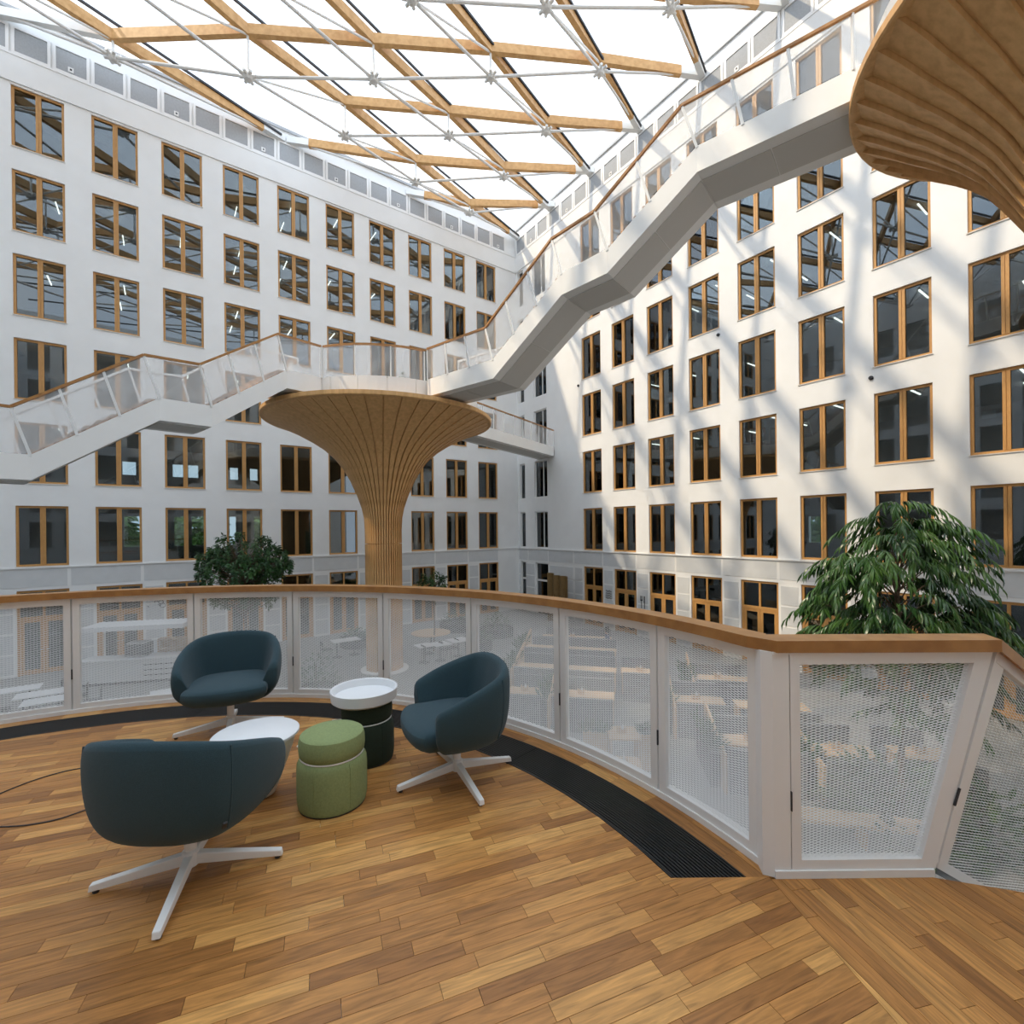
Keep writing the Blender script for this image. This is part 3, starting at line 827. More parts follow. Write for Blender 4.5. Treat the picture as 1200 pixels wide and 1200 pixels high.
# first bay down the stair
P_B, P_T = Vector((sx(0.0) + 0.012, yb, 0)), Vector((sx(0.94) + 0.012, yb, 0))
def dn(base, s, z): return Vector((base.x + SD.x * s, base.y + SD.y * s, z - SLOPE * s))
fm = MB()
LN_ = 2.4
def strip(pa, pb, z0a, z1a, z0b, z1b):
    n2 = Vector((-SD.y, SD.x, 0)) * 0.022
    fm.hexa([pa + Vector((0,0,z0a)) - n2, pb + Vector((0,0,z0b)) - n2, pb + Vector((0,0,z0b)) + n2, pa + Vector((0,0,z0a)) + n2, pa + Vector((0,0,z1a)) - n2, pb + Vector((0,0,z1b)) - n2, pb + Vector((0,0,z1b)) + n2, pa + Vector((0,0,z1a)) + n2])
D3 = Vector((SD.x, SD.y, 0))
strip(P_B, P_B + D3 * LN_, Z0, Z0 + 0.05, Z0 - SLOPE * LN_, Z0 + 0.05 - SLOPE * LN_)
strip(P_T, P_T + D3 * LN_, Z1 - FW, Z1 + 0.01, Z1 - FW - SLOPE * LN_, Z1 + 0.01 - SLOPE * LN_)
n2 = Vector((-SD.y, SD.x, 0)) * 0.022
w7 = D3 * 0.07
zb, zt_ = Vector((0, 0, Z0)), Vector((0, 0, Z1))
fm.hexa([P_B + zb - n2, P_B + zb + w7 - n2, P_B + zb + w7 + n2, P_B + zb + n2, P_T + zt_ - n2, P_T + zt_ + w7 - n2 - Vector((0,0,0.04)), P_T + zt_ + w7 + n2 - Vector((0,0,0.04)), P_T + zt_ + n2])
pf = fm.build('panel_frame', M['white'], bal)
def f_dn(s, t_, y):
    base = P_B.lerp(P_T, t_) + D3 * (0.06 + s * (LN_ - 0.06))
    z = Z0 + 0.04 + (Z1 - FW - Z0 - 0.035) * t_ - SLOPE * (0.06 + s * (LN_ - 0.06))
    return Vector((base.x - SD.y * y, base.y + SD.x * y, z))
expanded(f_dn, LN_, Z1 - Z0 - 0.095, 'expanded_metal', pf, 0.003)
MB().beam(P_B + Vector((0.08, -0.03, 0.33)), P_B + Vector((0.105, -0.03, 0.41)), 0.008, 0.008).build('lock_plate', M['dark'], pf)
# the stair leaving the balcony on the far side of that bay
st = thing('staircase', 'white staircase with oak treads going down from the balcony', 'staircase')
SN = Vector((SD.y, -SD.x, 0))                    # towards the viewer
base0 = Vector((RE_B.x + 0.02, RE_B.y - 0.01, 0))
for k in range(10):
    p = base0 + D3 * (0.12 + k * 0.27); z = -0.17 * (k + 1)
    q = [p, p + D3 * 0.29, p + D3 * 0.29 + Vector((-SN.x, -SN.y, 0)) * -0.0, p]
    a, c = p + SN * 0.02, p + D3 * 0.29
    w_ = SN * 0.30 if k == 0 else SN * (0.30 + 0.22 * k)
    MB().hexa([a + Vector((0,0,z-0.05)), c + Vector((0,0,z-0.05)), c + w_ + Vector((0,0,z-0.05)), a + w_ + Vector((0,0,z-0.05)), a + Vector((0,0,z)), c + Vector((0,0,z)), c + w_ + Vector((0,0,z)), a + w_ + Vector((0,0,z))]).build('tread', M['tread'], st)
sg = MB()
a, c = base0 + Vector((0,0,0)), base0 + D3 * 2.9 + Vector((0, 0, -SLOPE * 2.9))
o_ = -SN * 0.06
sg.hexa([a + Vector((0,0,-0.5)), c + Vector((0,0,-0.5)), c + o_ + Vector((0,0,-0.5)), a + o_ + Vector((0,0,-0.5)), a, c, c + o_, a + o_])
sg.build('stringer', M['white'], st)
# ================================================================== TIMBER TREE COLUMNS
def tree_column(name, label, c, prof, zoff, nb, rim_r, rim_z, sgn=1, gap=0.020, k_step=0.006):
    t = thing(name, label, 'column', (c.x, c.y, GROUND))
    dphi = 2 * PI / nb
    pr = [(r, z + zoff - GROUND) for z, r in prof]
    zj = (-0.55 + EYE) - GROUND                    # open butt joint round the trunk
    def board_mesh(pts):
        paths = [[], [], [], []]
        for r, z in pts:
            half = dphi / 2 - gap / r                   # open groove between boards
            step = 0.012 + r * k_step
            for q, (rad, ang) in enumerate(((r, -half * sgn), (r - step, half * sgn), (r - 0.13 - step, half * sgn), (r - 0.13 - step, -half * sgn))):
                paths[q].append(Vector((rad * math.cos(ang), rad * math.sin(ang), z)))
        return sweep(paths).mesh('board', M['pine'])
    lowb = [p for p in pr if p[1] < zj] + [(prof[0][1], zj - 0.013)]
    topb = [(prof[0][1], zj + 0.013)] + [p for p in pr if p[1] > zj]
    for me in (board_mesh(lowb), board_mesh(topb)):
        for k in range(nb):
            o = obj('board', me, t); o.rotation_euler = (0, 0, k * dphi)
    MB().lathe([(r - 0.10 - 0.3 * (0.012 + r * k_step), z) for r, z in pr], 72).build('core', M['pine'], t, True)
    z = rim_z + zoff - GROUND
    MB().lathe([(rim_r - 0.25, z - 0.02), (rim_r + 0.02, z - 0.03), (rim_r + 0.05, z), (rim_r + 0.05, z + 0.13), (rim_r - 0.25, z + 0.15)], 72).build('rim', M['pine'], t)
    r0 = prof[0][1]
    MB().lathe([(r0 - 0.1, 0.0), (r0 + 0.22, 0.0), (r0 + 0.22, 0.05), (r0 - 0.1, 0.07)], 40).build('base_ring', M['white'], t)
    return t
PROF1 = [(-5.75, .74), (-2.5, .74), (0, .74), (.5, .77), (.9, .85), (1.43, 1.03), (2.0, 1.28), (2.5, 1.56), (2.9, 1.87), (3.27, 2.28), (3.6, 2.78), (3.9, 3.33), (4.15, 3.88), (4.40, 4.47)]
C1 = Vector((-5.33, 19.8))
tree_column('tree_column', 'fluted timber tree column carrying the round landing', C1, PROF1, EYE, 46, 4.47, 4.40)
PROF2 = [(-5.75, .74), (0, .74), (2.0, .78), (3.2, .9), (4.2, 1.12), (5.0, 1.45), (5.6, 1.75), (6.05, 2.0), (6.45, 2.32), (6.85, 2.7), (7.2, 3.08), (7.55, 3.45), (7.85, 3.8)]
C2 = Vector((9.8, 7.1))
tree_column('tree_column', 'fluted timber tree column beneath the highest landing, sunlight on its boards', C2, PROF2, EYE, 46, 3.8, 7.85, -1, 0.022, 0.03)

# ================================================================== WHITE STAIRS IN THE AIR
FD = 0.55                                        # depth of the white side cladding
def V3(x, y, z): return Vector((x, y, z + EYE))
def run(t, near, far, leans, posts=1.15, rails=(True, True), treads=True):
    n_ = len(near)
    dn_ = Vector((0, 0, -FD))
    def lean_pts(P):
        out = []
        for i, p in enumerate(P):
            q = p + Vector((0, 0, 1.1))
            if leans[i]:
                # downhill direction of the sloping neighbour
                nb = None
                if i + 1 < n_ and abs(P[i + 1].z - p.z) > 0.3: nb = (P[i + 1] - p) if P[i + 1].z < p.z else (p - P[i + 1])
                elif i > 0 and abs(P[i - 1].z - p.z) > 0.3: nb = (P[i - 1] - p) if P[i - 1].z < p.z else (p - P[i - 1])
                if nb is not None:
                    h = Vector((nb.x, nb.y, 0)).normalized(); q = q + h * 0.32
            out.append(q)
        return out
    TN, TF = lean_pts(near), lean_pts(far)
    for i in range(n_ - 1):
        a, b_, c, d = near[i], near[i + 1], far[i + 1], far[i]
        cr = (d - a); cr.z = 0; cr = cr.normalized() * 0.07
        for (p, q, s) in ((a, b_, 1), (d, c, -1)):
            o = cr * s
            MB().hexa([p + dn_, q + dn_, q + dn_ + o, p + dn_ + o, p + Vector((0,0,0.04)), q + Vector((0,0,0.04)), q + o + Vector((0,0,0.04)), p + o + Vector((0,0,0.04))]).build('fascia', M['shell'], t)
        a2, b2, c2, d2 = a + cr, b_ + cr, c - cr, d - cr
        up = Vector((0, 0, 0.06))
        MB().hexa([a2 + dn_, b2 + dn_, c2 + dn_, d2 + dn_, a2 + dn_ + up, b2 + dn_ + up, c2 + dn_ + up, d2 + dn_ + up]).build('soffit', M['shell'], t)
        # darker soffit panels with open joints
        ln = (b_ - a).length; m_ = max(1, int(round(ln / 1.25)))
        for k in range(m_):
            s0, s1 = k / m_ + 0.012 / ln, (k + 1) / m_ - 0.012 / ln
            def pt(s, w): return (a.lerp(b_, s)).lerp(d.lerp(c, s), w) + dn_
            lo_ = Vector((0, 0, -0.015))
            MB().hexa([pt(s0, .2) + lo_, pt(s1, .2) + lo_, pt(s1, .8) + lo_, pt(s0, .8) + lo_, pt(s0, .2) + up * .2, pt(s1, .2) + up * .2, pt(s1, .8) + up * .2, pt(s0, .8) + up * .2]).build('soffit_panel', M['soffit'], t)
        rise = b_.z - a.z
        if abs(rise) > 0.3:
            ns = 10
            for k in range(ns):
                s0, s1 = k / ns, (k + 1) / ns
                z = (a.z + rise * s1 if rise > 0 else a.z + rise * s0)
                q = [a2.lerp(b2, s0), a2.lerp(b2, s1), d2.lerp(c2, s1), d2.lerp(c2, s0)]
                lo_ = [Vector((p.x, p.y, z - 0.20)) for p in q]; hi = [Vector((p.x, p.y, z)) for p in q]
                MB().hexa(lo_ + hi).build('tread', M['tread'], t)
        else:
            MB().hexa([p + Vector((0, 0, -0.08)) for p in (a2, b2, c2, d2)] + [a2, b2, c2, d2]).build('landing', M['tread'], t)
        for (P, T, on) in ((near, TN, rails[0]), (far, TF, rails[1])):
            if not on: continue
            if isinstance(on, (set, list)) and i not in on: continue
            p0, p1, t0, t1 = P[i], P[i + 1], T[i], T[i + 1]
            MB().beam(t0, t1, 0.07, 0.06).build('handrail', M['oakrail'] if P is near else M['steel'], t)
            m_ = max(1, int(round((p1 - p0).length / posts)))
            for k in range(m_ + 1):
                if k == m_ and i < n_ - 2: continue
                s = k / m_
                MB().beam(p0.lerp(p1, s), t0.lerp(t1, s), 0.035, 0.06).build('post', M['steel'], t)
            for k in range(m_):
                s0, s1 = k / m_ + 0.03 / m_, (k + 1) / m_ - 0.03 / m_
                b0, b1, u0, u1 = p0.lerp(p1, s0), p0.lerp(p1, s1), t0.lerp(t1, s0), t0.lerp(t1, s1)
                MB().add([b0.lerp(u0, .05), b1.lerp(u1, .05), b1.lerp(u1, .96), b0.lerp(u0, .96)], [(0, 1, 2, 3)]).build('mesh_infill', M['stairinfill'], t)
ZP = 5.2
offL = Vector((-1.22, 1.03, 0))
nearL = [V3(-12.6, 9.3, 1.8), V3(-11.1, 11.04, 1.8), V3(-9.21, 12.54, 3.5), V3(-8.36, 13.37, 3.5), V3(-7.26, 15.52, 5.2), V3(-6.45, 16.31, 5.2)]
farL = [p + offL for p in nearL]
farL[4] = V3(-8.7, 16.5, 5.2); farL[5] = V3(-7.75, 17.45, 5.2)
sL = thing('staircase', 'white staircase with rosy treads climbing along the shaded facade to the round landing', 'staircase')
run(sL, nearL, farL, [0, 1, 1, 1, 1, 0])
offR = Vector((1.02, 1.27, 0))
nearR = [V3(-2.89, 16.66, 5.2), V3(-0.53, 14.75, 5.2), V3(1.42, 13.0, 6.9), V3(2.45, 11.91, 6.9), V3(4.29, 10.84, 8.6), V3(6.55, 9.04, 8.6), V3(7.5, 8.3, 8.6)]
farR = [p + offR for p in nearR]
farR[0] = V3(-1.95, 17.95, 5.2)
sR = thing('staircase', 'white staircase with grey soffit rising from the round landing to the highest landing', 'staircase')
run(sR, nearR, farR, [0, 1, 1, 1, 1, 0, 0])
br = thing('footbridge', 'white footbridge from the round landing to the door beside the facade corner', 'bridge')
run(br, [V3(-2.45, 22.5, 5.2), V3(2.75, 30.75, 5.2)], [V3(-3.7, 23.25, 5.2), V3(1.80, 32.2, 5.2)], [0, 0], posts=0.95)

def landing(name, label, c, r, z, arcs):
    t = thing(name, label, 'landing', (c.x, c.y, z + EYE))
    MB().lathe([(0.1, -FD + 0.02), (r - 0.06, -FD + 0.02), (r - 0.06, -0.02), (0.1, 0.0)], 60).build('deck', M['shell'], t)
    def ap(a, rr, zz): return Vector((rr * math.cos(math.radians(a)), rr * math.sin(math.radians(a)), zz))
    for a in range(0, 360, 15):
        aa = [a + 0.1 + 14.8 * q / 3 for q in range(4)]
        sweep([[ap(x, r - 0.06, -FD) for x in aa], [ap(x, r, -FD) for x in aa], [ap(x, r, 0.04) for x in aa], [ap(x, r - 0.06, 0.04) for x in aa]]).build('fascia', M['shell'], t)
    for (a0, a1, closed_ends) in arcs:
        m_ = max(1, int(round(abs(a1 - a0) / 17)))
        nn = m_ * 3
        aa = [a0 + (a1 - a0) * k / nn for k in range(nn + 1)]
        sweep([[ap(x, r - 0.06, 1.07) for x in aa], [ap(x, r + 0.01, 1.07) for x in aa], [ap(x, r + 0.01, 1.13) for x in aa], [ap(x, r - 0.06, 1.13) for x in aa]]).build('handrail', M['oakrail'], t)
        for k in range(m_ + 1):
            x = a0 + (a1 - a0) * k / m_
            MB().beam(ap(x, r - 0.025, 0), ap(x, r - 0.025, 1.07), 0.035, 0.05).build('post', M['steel'], t)
        for k in range(m_):
            xs = [a0 + (a1 - a0) * (k + 0.02 + 0.96 * q / 3) / m_ for q in range(4)]
            m2 = MB()
            for q in range(3): m2.add([ap(xs[q], r - 0.02, .06), ap(xs[q + 1], r - 0.02, .06), ap(xs[q + 1], r - 0.02, 1.05), ap(xs[q], r - 0.02, 1.05)], [(0, 1, 2, 3)])
            m2.build('mesh_infill', M['stairinfill'], t)
    return t
CP1 = Vector((-5.15, 19.85))
landing('stair_landing', 'round white landing on the timber tree column with a circular bench', CP1, 3.75, 5.2, [(-109.5, -55, 0), (222, 76, 0), (18, -26, 0)])
landing('stair_landing', 'highest white landing above the sunlit timber tree column', C2, 3.55, 8.62, [(170, 250, 0), (130, 40, 0)])
# circular bench and a potted palm on the round landing
bn = thing('circular_bench', 'beige ring bench on the round landing', 'bench', (C1.x + 0.35, C1.y - 0.4, ZP + EYE))
MB().lathe([(0.7, 0.0), (1.5, 0.0), (1.55, 0.1), (1.62, 0.38), (1.55, 0.45), (0.75, 0.45)], 40).build('seat', mat('beige_upholstery', (0.45, 0.38, 0.32), 0.9), bn)
# ================================================================== SEATING ON THE BALCONY
M['teal'] = mat('teal_wool', (0.019, 0.048, 0.061), 0.95, 0.45, 260, bump=0.35, bscale=420, col2=(0.028, 0.064, 0.080), sheen=0.10)
def cat(p, t):                                   # Catmull-Rom through points
    n_ = len(p) - 1; x = t * n_; i = min(int(x), n_ - 1); f = x - i
    g = lambda k: Vector(p[max(0, min(n_, k))])
    a, b_, c, d = g(i - 1), g(i), g(i + 1), g(i + 2)
    return 0.5 * ((2 * b_) + (c - a) * f + (2 * a - 5 * b_ + 4 * c - d) * f * f + (3 * b_ - a - 3 * c + d) * f ** 3)
# rim of the tub: x, y, z (front is +y)
RIM = [(0.395, 0.24, 0.545), (0.425, 0.08, 0.615), (0.41, -0.10, 0.68), (0.335, -0.25, 0.73), (0.17, -0.315, 0.755), (0.0, -0.325, 0.76)]
RIM = [Vector((p[0] * 0.90, p[1], p[2])) for p in RIM]; RIM = RIM + [Vector((-p.x, p.y, p.z)) for p in reversed(RIM[:-1])]
def swivel_chair(label, loc, ang, leg_ang):
    t = thing('swivel_chair', label, 'chair', (loc[0], loc[1], 0), ang - PI / 2, group=None)
    NU = 20
    cx, cy = 0.0, 0.02
    def sect(u):
        r = cat(RIM, u)
        pv, nx_ = cat(RIM, max(0, u - 0.01)), cat(RIM, min(1, u + 0.01))
        tg = nx_ - pv; tg.z = 0; tg.normalize()
        nin = Vector((tg.y, -tg.x, 0))
        if nin.dot(Vector((cx - r.x, cy - r.y, 0))) < 0: nin = -nin
        zb = 0.265
        c0 = Vector((cx, cy, 0))
        def sc(k, z): return Vector((cx + (r.x - cx) * k, cy + (r.y - cy) * k, z))
        H = r.z - zb
        pts = [sc(0.30, zb - 0.012), sc(0.70, zb - 0.002), sc(0.90, zb + 0.07), sc(0.985, zb + H * 0.42), sc(1.01, zb + H * 0.75), sc(0.995, r.z - 0.012)]
        pts += [r + nin * 0.035 + Vector((0, 0, 0.008)), r + nin * 0.068 + Vector((0, 0, -0.015))]
        pts += [sc(0.985, zb + H * 0.72) + nin * 0.085, Vector((sc(0.93, 0).x, sc(0.93, 0).y, 0.40)) + nin * 0.10, sc(0.62, 0.345), sc(0.32, 0.30)]
        return pts
    rows = [sect(k / NU) for k in range(NU + 1)]
    K = len(rows[0]); m_ = MB()
    for r in rows: m_.v += [tuple(p) for p in r]
    for i in range(NU): m_.f += [(i * K + j, (i + 1) * K + j, (i + 1) * K + (j + 1) % K, i * K + (j + 1) % K) for j in range(K)]
    m_.f += [tuple(range(K)), tuple(range(NU * K + K - 1, NU * K - 1, -1))]
    sh = m_.build('tub_shell', M['teal'], t, True)
    bm = bmesh.new(); bm.from_mesh(sh.data); bmesh.ops.recalc_face_normals(bm, faces=bm.faces); bm.to_mesh(sh.data); bm.free()
    subsurf(sh, 2)
    # seams where the wings meet the back, outside and inside
    for u in (0.27, 0.73):
        pts = [sect(u)[k] for k in range(2, 6)]
        fine = [cat(pts, k / 14) * 1.0 for k in range(15)]
        out = [p + Vector((p.x, p.y, 0)).normalized() * -0.009 for p in fine]
        MB().tube(out, 0.0042, 5).build('seam', M['teal'], sh)
        pts = [sect(u)[k] for k in (7, 8, 9)]
        out = [cat(pts, k / 10) + Vector((cat(pts, k / 10).x, cat(pts, k / 10).y, 0)).normalized() * 0.008 for k in range(11)]
        MB().tube(out, 0.0045, 5).build('seam', M['teal'], sh)
    # seat cushion
    outl = []
    for k in range(0, 21):
        u = 0.02 + 0.96 * k / 20
        p = cat(RIM, u); outl.append(Vector((p.x * 0.80, 0.02 + (p.y - 0.02) * 0.80, 0)))
    fr_ = [Vector((-0.315, 0.285, 0)), Vector((-0.21, 0.335, 0)), Vector((-0.075, 0.36, 0)), Vector((0.075, 0.36, 0)), Vector((0.21, 0.335, 0)), Vector((0.315, 0.285, 0))]
    loop = outl + fr_
    n_ = len(loop); m_ = MB(); ctr = Vector((0, 0.04, 0))
    lev = [(0.35, 0.275), (0.70, 0.278), (0.93, 0.318), (1.0, 0.372), (0.985, 0.412), (0.9, 0.432), (0.6, 0.442), (0.25, 0.445)]
    for s, z in lev: m_.v += [tuple(ctr + (p - ctr) * s + Vector((0, 0, z))) for p in loop]
    for i in range(len(lev) - 1): m_.f += [(i * n_ + j, i * n_ + (j + 1) % n_, (i + 1) * n_ + (j + 1) % n_, (i + 1) * n_ + j) for j in range(n_)]
    m_.f += [tuple(range(n_ - 1, -1, -1)), tuple(range((len(lev) - 1) * n_, len(lev) * n_))]
    subsurf(m_.build('seat', M['teal'], t, True), 1)
    MB().lathe([(0.1, 0.246), (0.15, 0.248), (0.15, 0.262), (0.1, 0.265)], 28).build('seat_pan', M['dark'], t, True)
    # pedestal and four-star foot
    MB().lathe([(0.026, 0.05), (0.026, 0.245), (0.05, 0.25), (0.05, 0.26)], 20).build('pedestal', M['white'], t, True)
    foot = obj('star_foot', MB().lathe([(0.03, 0.045), (0.036, 0.05), (0.036, 0.115), (0.028, 0.122)], 18).mesh('star_foot', M['white'], False), t)
    lm = MB()
    lm.hexa([(0.02, -0.019, 0.055), (0.40, -0.016, 0.012), (0.40, 0.016, 0.012), (0.02, 0.019, 0.055), (0.02, -0.019, 0.108), (0.395, -0.016, 0.042), (0.395, 0.016, 0.042), (0.02, 0.019, 0.108)])
    lme = lm.mesh('leg', M['white'])
    gm = MB().lathe([(0.011, 0.0), (0.013, 0.003), (0.012, 0.013)], 10, (0.375, 0, 0)).mesh('glide', M['dark'])
    for k in range(4):
        a = leg_ang + k * PI / 2 - (ang - PI / 2)
        lg = obj('leg', lme, t, rotz=a); bevel(lg, 0.004, 2)
        obj('glide', gm, lg)
    return t
R_ = math.radians
chA = swivel_chair('teal tub swivel chair with its back and small tag turned to the open floor', (-1.55, 2.28), R_(90), R_(17))
chB = swivel_chair('teal tub swivel chair standing against the railing, its seat facing the low tables', (-2.33, 3.93), R_(-68), R_(25))
chC = swivel_chair('teal tub swivel chair beside the stool with the white tray, turned sideways', (-0.38, 3.15), R_(202), R_(28))
tp_ = cat(RIM, 0.29); tq_ = Vector((tp_.x * 0.975, 0.02 + (tp_.y - 0.02) * 0.975, 0.375)); ta_ = math.atan2(tq_.y, tq_.x)
MB().box(-0.003, 0.006, -0.008, 0.008, -0.016, 0.016, Matrix.Translation(tq_) @ Matrix.Rotation(ta_, 4, 'Z') @ Matrix.Rotation(R_(30), 4, 'Y')).build('tag', M['black'], chA)

# ---- upholstered stools with a cord round the neck
def stool(label, loc, r, h, mt, tray, loop_ang):
    t = thing('pouf_stool', label, 'stool', (loc[0], loc[1], 0))
    body = MB().lathe([(0.05, 0.006), (r * 0.96, 0.008), (r * 0.99, 0.03), (r, 0.10), (r * 1.0, h * 0.5), (r * 0.985, h * 0.6), (r * 0.94, h * 0.66), (r * 0.88, h * 0.685), (r * 0.6, h * 0.69)], 48).build('body', mt, t, True)
    MB().lathe([(0.05, 0.0), (r * 0.95, 0.0), (r * 0.97, 0.01), (0.05, 0.01)], 40).build('plinth', M['dark'], t)
    MB().lathe([(r * 0.6, h * 0.685), (r * 0.88, h * 0.69), (r * 0.935, h * 0.72), (r * 0.955, h * 0.80), (r * 0.95, h * 0.90), (r * 0.91, h * 0.965), (r * 0.82, h * 0.99), (r * 0.4, h), (0.01, h)], 48).build('cushion', mt, t, True)
    # cord with a pull loop
    pts = []
    rr = r * 0.90; z = h * 0.688
    for k in range(48):
        a = loop_ang + 0.12 + (2 * PI - 0.24) * k / 47
        pts.append(Vector((rr * math.cos(a), rr * math.sin(a), z)))
    d = Vector((math.cos(loop_ang), math.sin(loop_ang), 0)); s = Vector((-d.y, d.x, 0))
    for (f, q, zz) in ((0.02, -0.03, 0.0), (0.05, -0.025, 0.004), (0.065, 0.0, 0.012), (0.05, 0.025, 0.02), (0.02, 0.03, 0.012)):
        pts.append(d * (rr + f) + s * q + Vector((0, 0, z + zz)))
    MB().tube(pts, 0.0045, 8, closed=True).build('cord', M['white'], t, True)
    for k in range(6):
        a = k * PI / 3 + 0.35
        prof = [(r * 0.994, 0.03), (r * 1.003, 0.10), (r * 1.003, h * 0.5), (r * 0.988, h * 0.6), (r * 0.943, h * 0.655)]
        MB().tube([(q * math.cos(a), q * math.sin(a), zz) for q, zz in prof], 0.0022, 5).build('seam', mt, body)
    return t
M['mint'] = mat('mint_felt', (0.26, 0.32, 0.135), 0.9, 0.15, 90, bump=0.1, bscale=300)
M['bottle'] = mat('bottle_green_felt', (0.020, 0.036, 0.022), 0.9, 0.2, 90, bump=0.1, bscale=300)
stool('light mint green upholstered stool with a white cord around its neck', (-1.10, 2.885), 0.198, 0.43, M['mint'], False, R_(165))
stool('dark bottle green upholstered stool carrying a white tray', (-1.055, 3.43), 0.185, 0.42, M['bottle'], True, R_(200))
tr = thing('serving_tray', 'round white tray with raised rim resting on the dark green stool', 'tray', (-1.07, 3.42, 0.42))
MB().lathe([(0.01, 0.0), (0.205, 0.0), (0.225, 0.015), (0.232, 0.085), (0.226, 0.088), (0.218, 0.084), (0.212, 0.035), (0.01, 0.03)], 64).build('tray_shell', M['tabletop'], tr, True)
wt = thing('low_table', 'low white round table with a tapering body partly hidden by the back of a chair', 'table', (-1.605, 2.97, 0))
MB().lathe([(0.01, 0.36), (0.235, 0.36), (0.247, 0.366), (0.247, 0.380), (0.238, 0.386), (0.01, 0.384)], 56).build('tabletop', M['tabletop'], wt, True)
MB().lathe([(0.08, 0.0), (0.11, 0.01), (0.165, 0.16), (0.215, 0.30), (0.225, 0.361), (0.1, 0.361)], 48).build('body', M['white'], wt, True)
# ---- loose cable on the parquet
cps = [at_z(-60, 962, 0.004), at_z(0, 930, 0.004), at_z(60, 908, 0.004), at_z(112, 898, 0.004), at_z(170, 897, 0.004), at_z(200, 912, 0.004), at_z(175, 930, 0.004), at_z(119, 943, 0.004), at_z(60, 962, 0.004), at_z(0, 969, 0.004), at_z(-70, 965, 0.004)]
MBc = MB().tube([cat(cps, k / 60) for k in range(61)], 0.0035, 6).build('power_cable', M['dark'], None, True)
tag(MBc, 'thin black cable lying in a loop on the parquet', 'cable')
# ================================================================== ATRIUM GROUND FLOOR
TZ = GROUND + 0.75
def gpt(px, py, h=0.0): return at_z(px, py, GROUND + h)
def frame_from(p0, p1):                          # origin, x along p0->p1, y away from the viewer
    d = Vector((p1.x - p0.x, p1.y - p0.y, 0)); ln = d.length; d.normalize(); y = Vector((-d.y, d.x, 0))
    return Matrix(((d.x, y.x, 0, p0.x), (d.y, y.y, 0, p0.y), (0, 0, 1, GROUND), (0, 0, 0, 1))), ln
def booth_table(label, a, b, w=0.62, box=True, cad='small wooden condiment caddy'):
    m_, ln = frame_from(at_z(a[0], a[1], TZ), at_z(b[0], b[1], TZ))
    t = thing('booth_table', label, 'table'); t.matrix_world = m_
    MB().box(0, ln, 0, w, 0.71, 0.75).build('tabletop', M['plywood'], t)
    for x in (0.02, ln - 0.07):
        MB().box(x, x + 0.05, 0.04, w - 0.04, 0, 0.71).build('leg_panel', M['plywood'], t)
    bx = ln * 0.45
    c = thing('caddy', cad, 'caddy', m_ @ Vector((bx, w * 0.5, 0.75)), m_.to_euler().z, group='wooden caddies on the plywood tables')
    MB().box(-0.11, 0.11, -0.07, 0.07, 0, 0.02).box(-0.11, -0.095, -0.07, 0.07, 0.02, 0.16).box(0.095, 0.11, -0.07, 0.07, 0.02, 0.16).box(-0.095, 0.095, 0.055, 0.07, 0.02, 0.11).box(-0.095, 0.095, -0.07, -0.055, 0.02, 0.11).build('box', M['plywood'], c)
    MB().lathe([(0.03, 0.02), (0.03, 0.15), (0.012, 0.19), (0.012, 0.22)], 10, (0.03, 0, 0)).build('bottle', M['tabletop'], c)
    return t, m_, ln
def bench(label, m_, x0, x1, y, face, grp=None, hgt=0.95):
    t = thing('booth_bench', label, 'bench', group=grp); t.matrix_world = m_ @ Matrix.Translation((x0, y, 0)); ln = x1 - x0
    s = 1 if face > 0 else -1                      # face: towards +y or -y
    MB().box(0, ln, *sorted((0, 0.46 * s)), 0.34, 0.46).build('seat', M['felt'], t)
    MB().box(0, ln, *sorted((-0.10 * s, 0.02 * s)), 0.0, hgt).build('backrest', M['felt'], t)
    MB().box(0.02, ln - 0.02, *sorted((0.03 * s, 0.42 * s)), 0.0, 0.34).build('base', M['felt'], t)
def end_panel(label, m_, x, y0, y1, h0, h1, grp=None):
    t = thing('booth_end_panel', label, 'panel', group=grp); t.matrix_world = m_
    MB().add([(x, y0, 0), (x, y1, 0), (x, y1, h1), (x, y0, h0), (x + 0.05, y0, 0), (x + 0.05, y1, 0), (x + 0.05, y1, h1), (x + 0.05, y0, h0)], [(0,1,2,3),(7,6,5,4),(0,4,5,1),(1,5,6,2),(2,6,7,3),(3,7,4,0)]).build('board', M['plywood'], t)
BOOTHS = [((634, 746.5), (716, 750), 'booth table farthest off before the folding screen'),
          ((616, 759), (722, 764.5), 'booth table right behind the person'),
          ((606, 781.5), (722, 788.5), 'booth table second behind the person'),
          ((594, 812), (637, 814), 'short booth table at the open end'),
          ((648, 815), (720, 819.5), 'booth table by the two planter boxes'),
          ((728, 788), (778, 790.5), 'booth table across the aisle from the person'),
          ((812, 796), (882, 800), 'booth table under the sunlit doors, far row'),
          ((790, 822), (851, 826), 'booth table under the sunlit doors, near row'),
          ((865, 829), (952, 834), 'booth table by the sunlit doors, aisle end'),
          ((843, 872), (935, 878), 'booth table below the corner post'),
          ((950, 884), (1034, 889), 'booth table under the tall long-leaved tree'),
          ((1056, 888), (1130, 893), 'booth table beyond the tall tree trunk')]
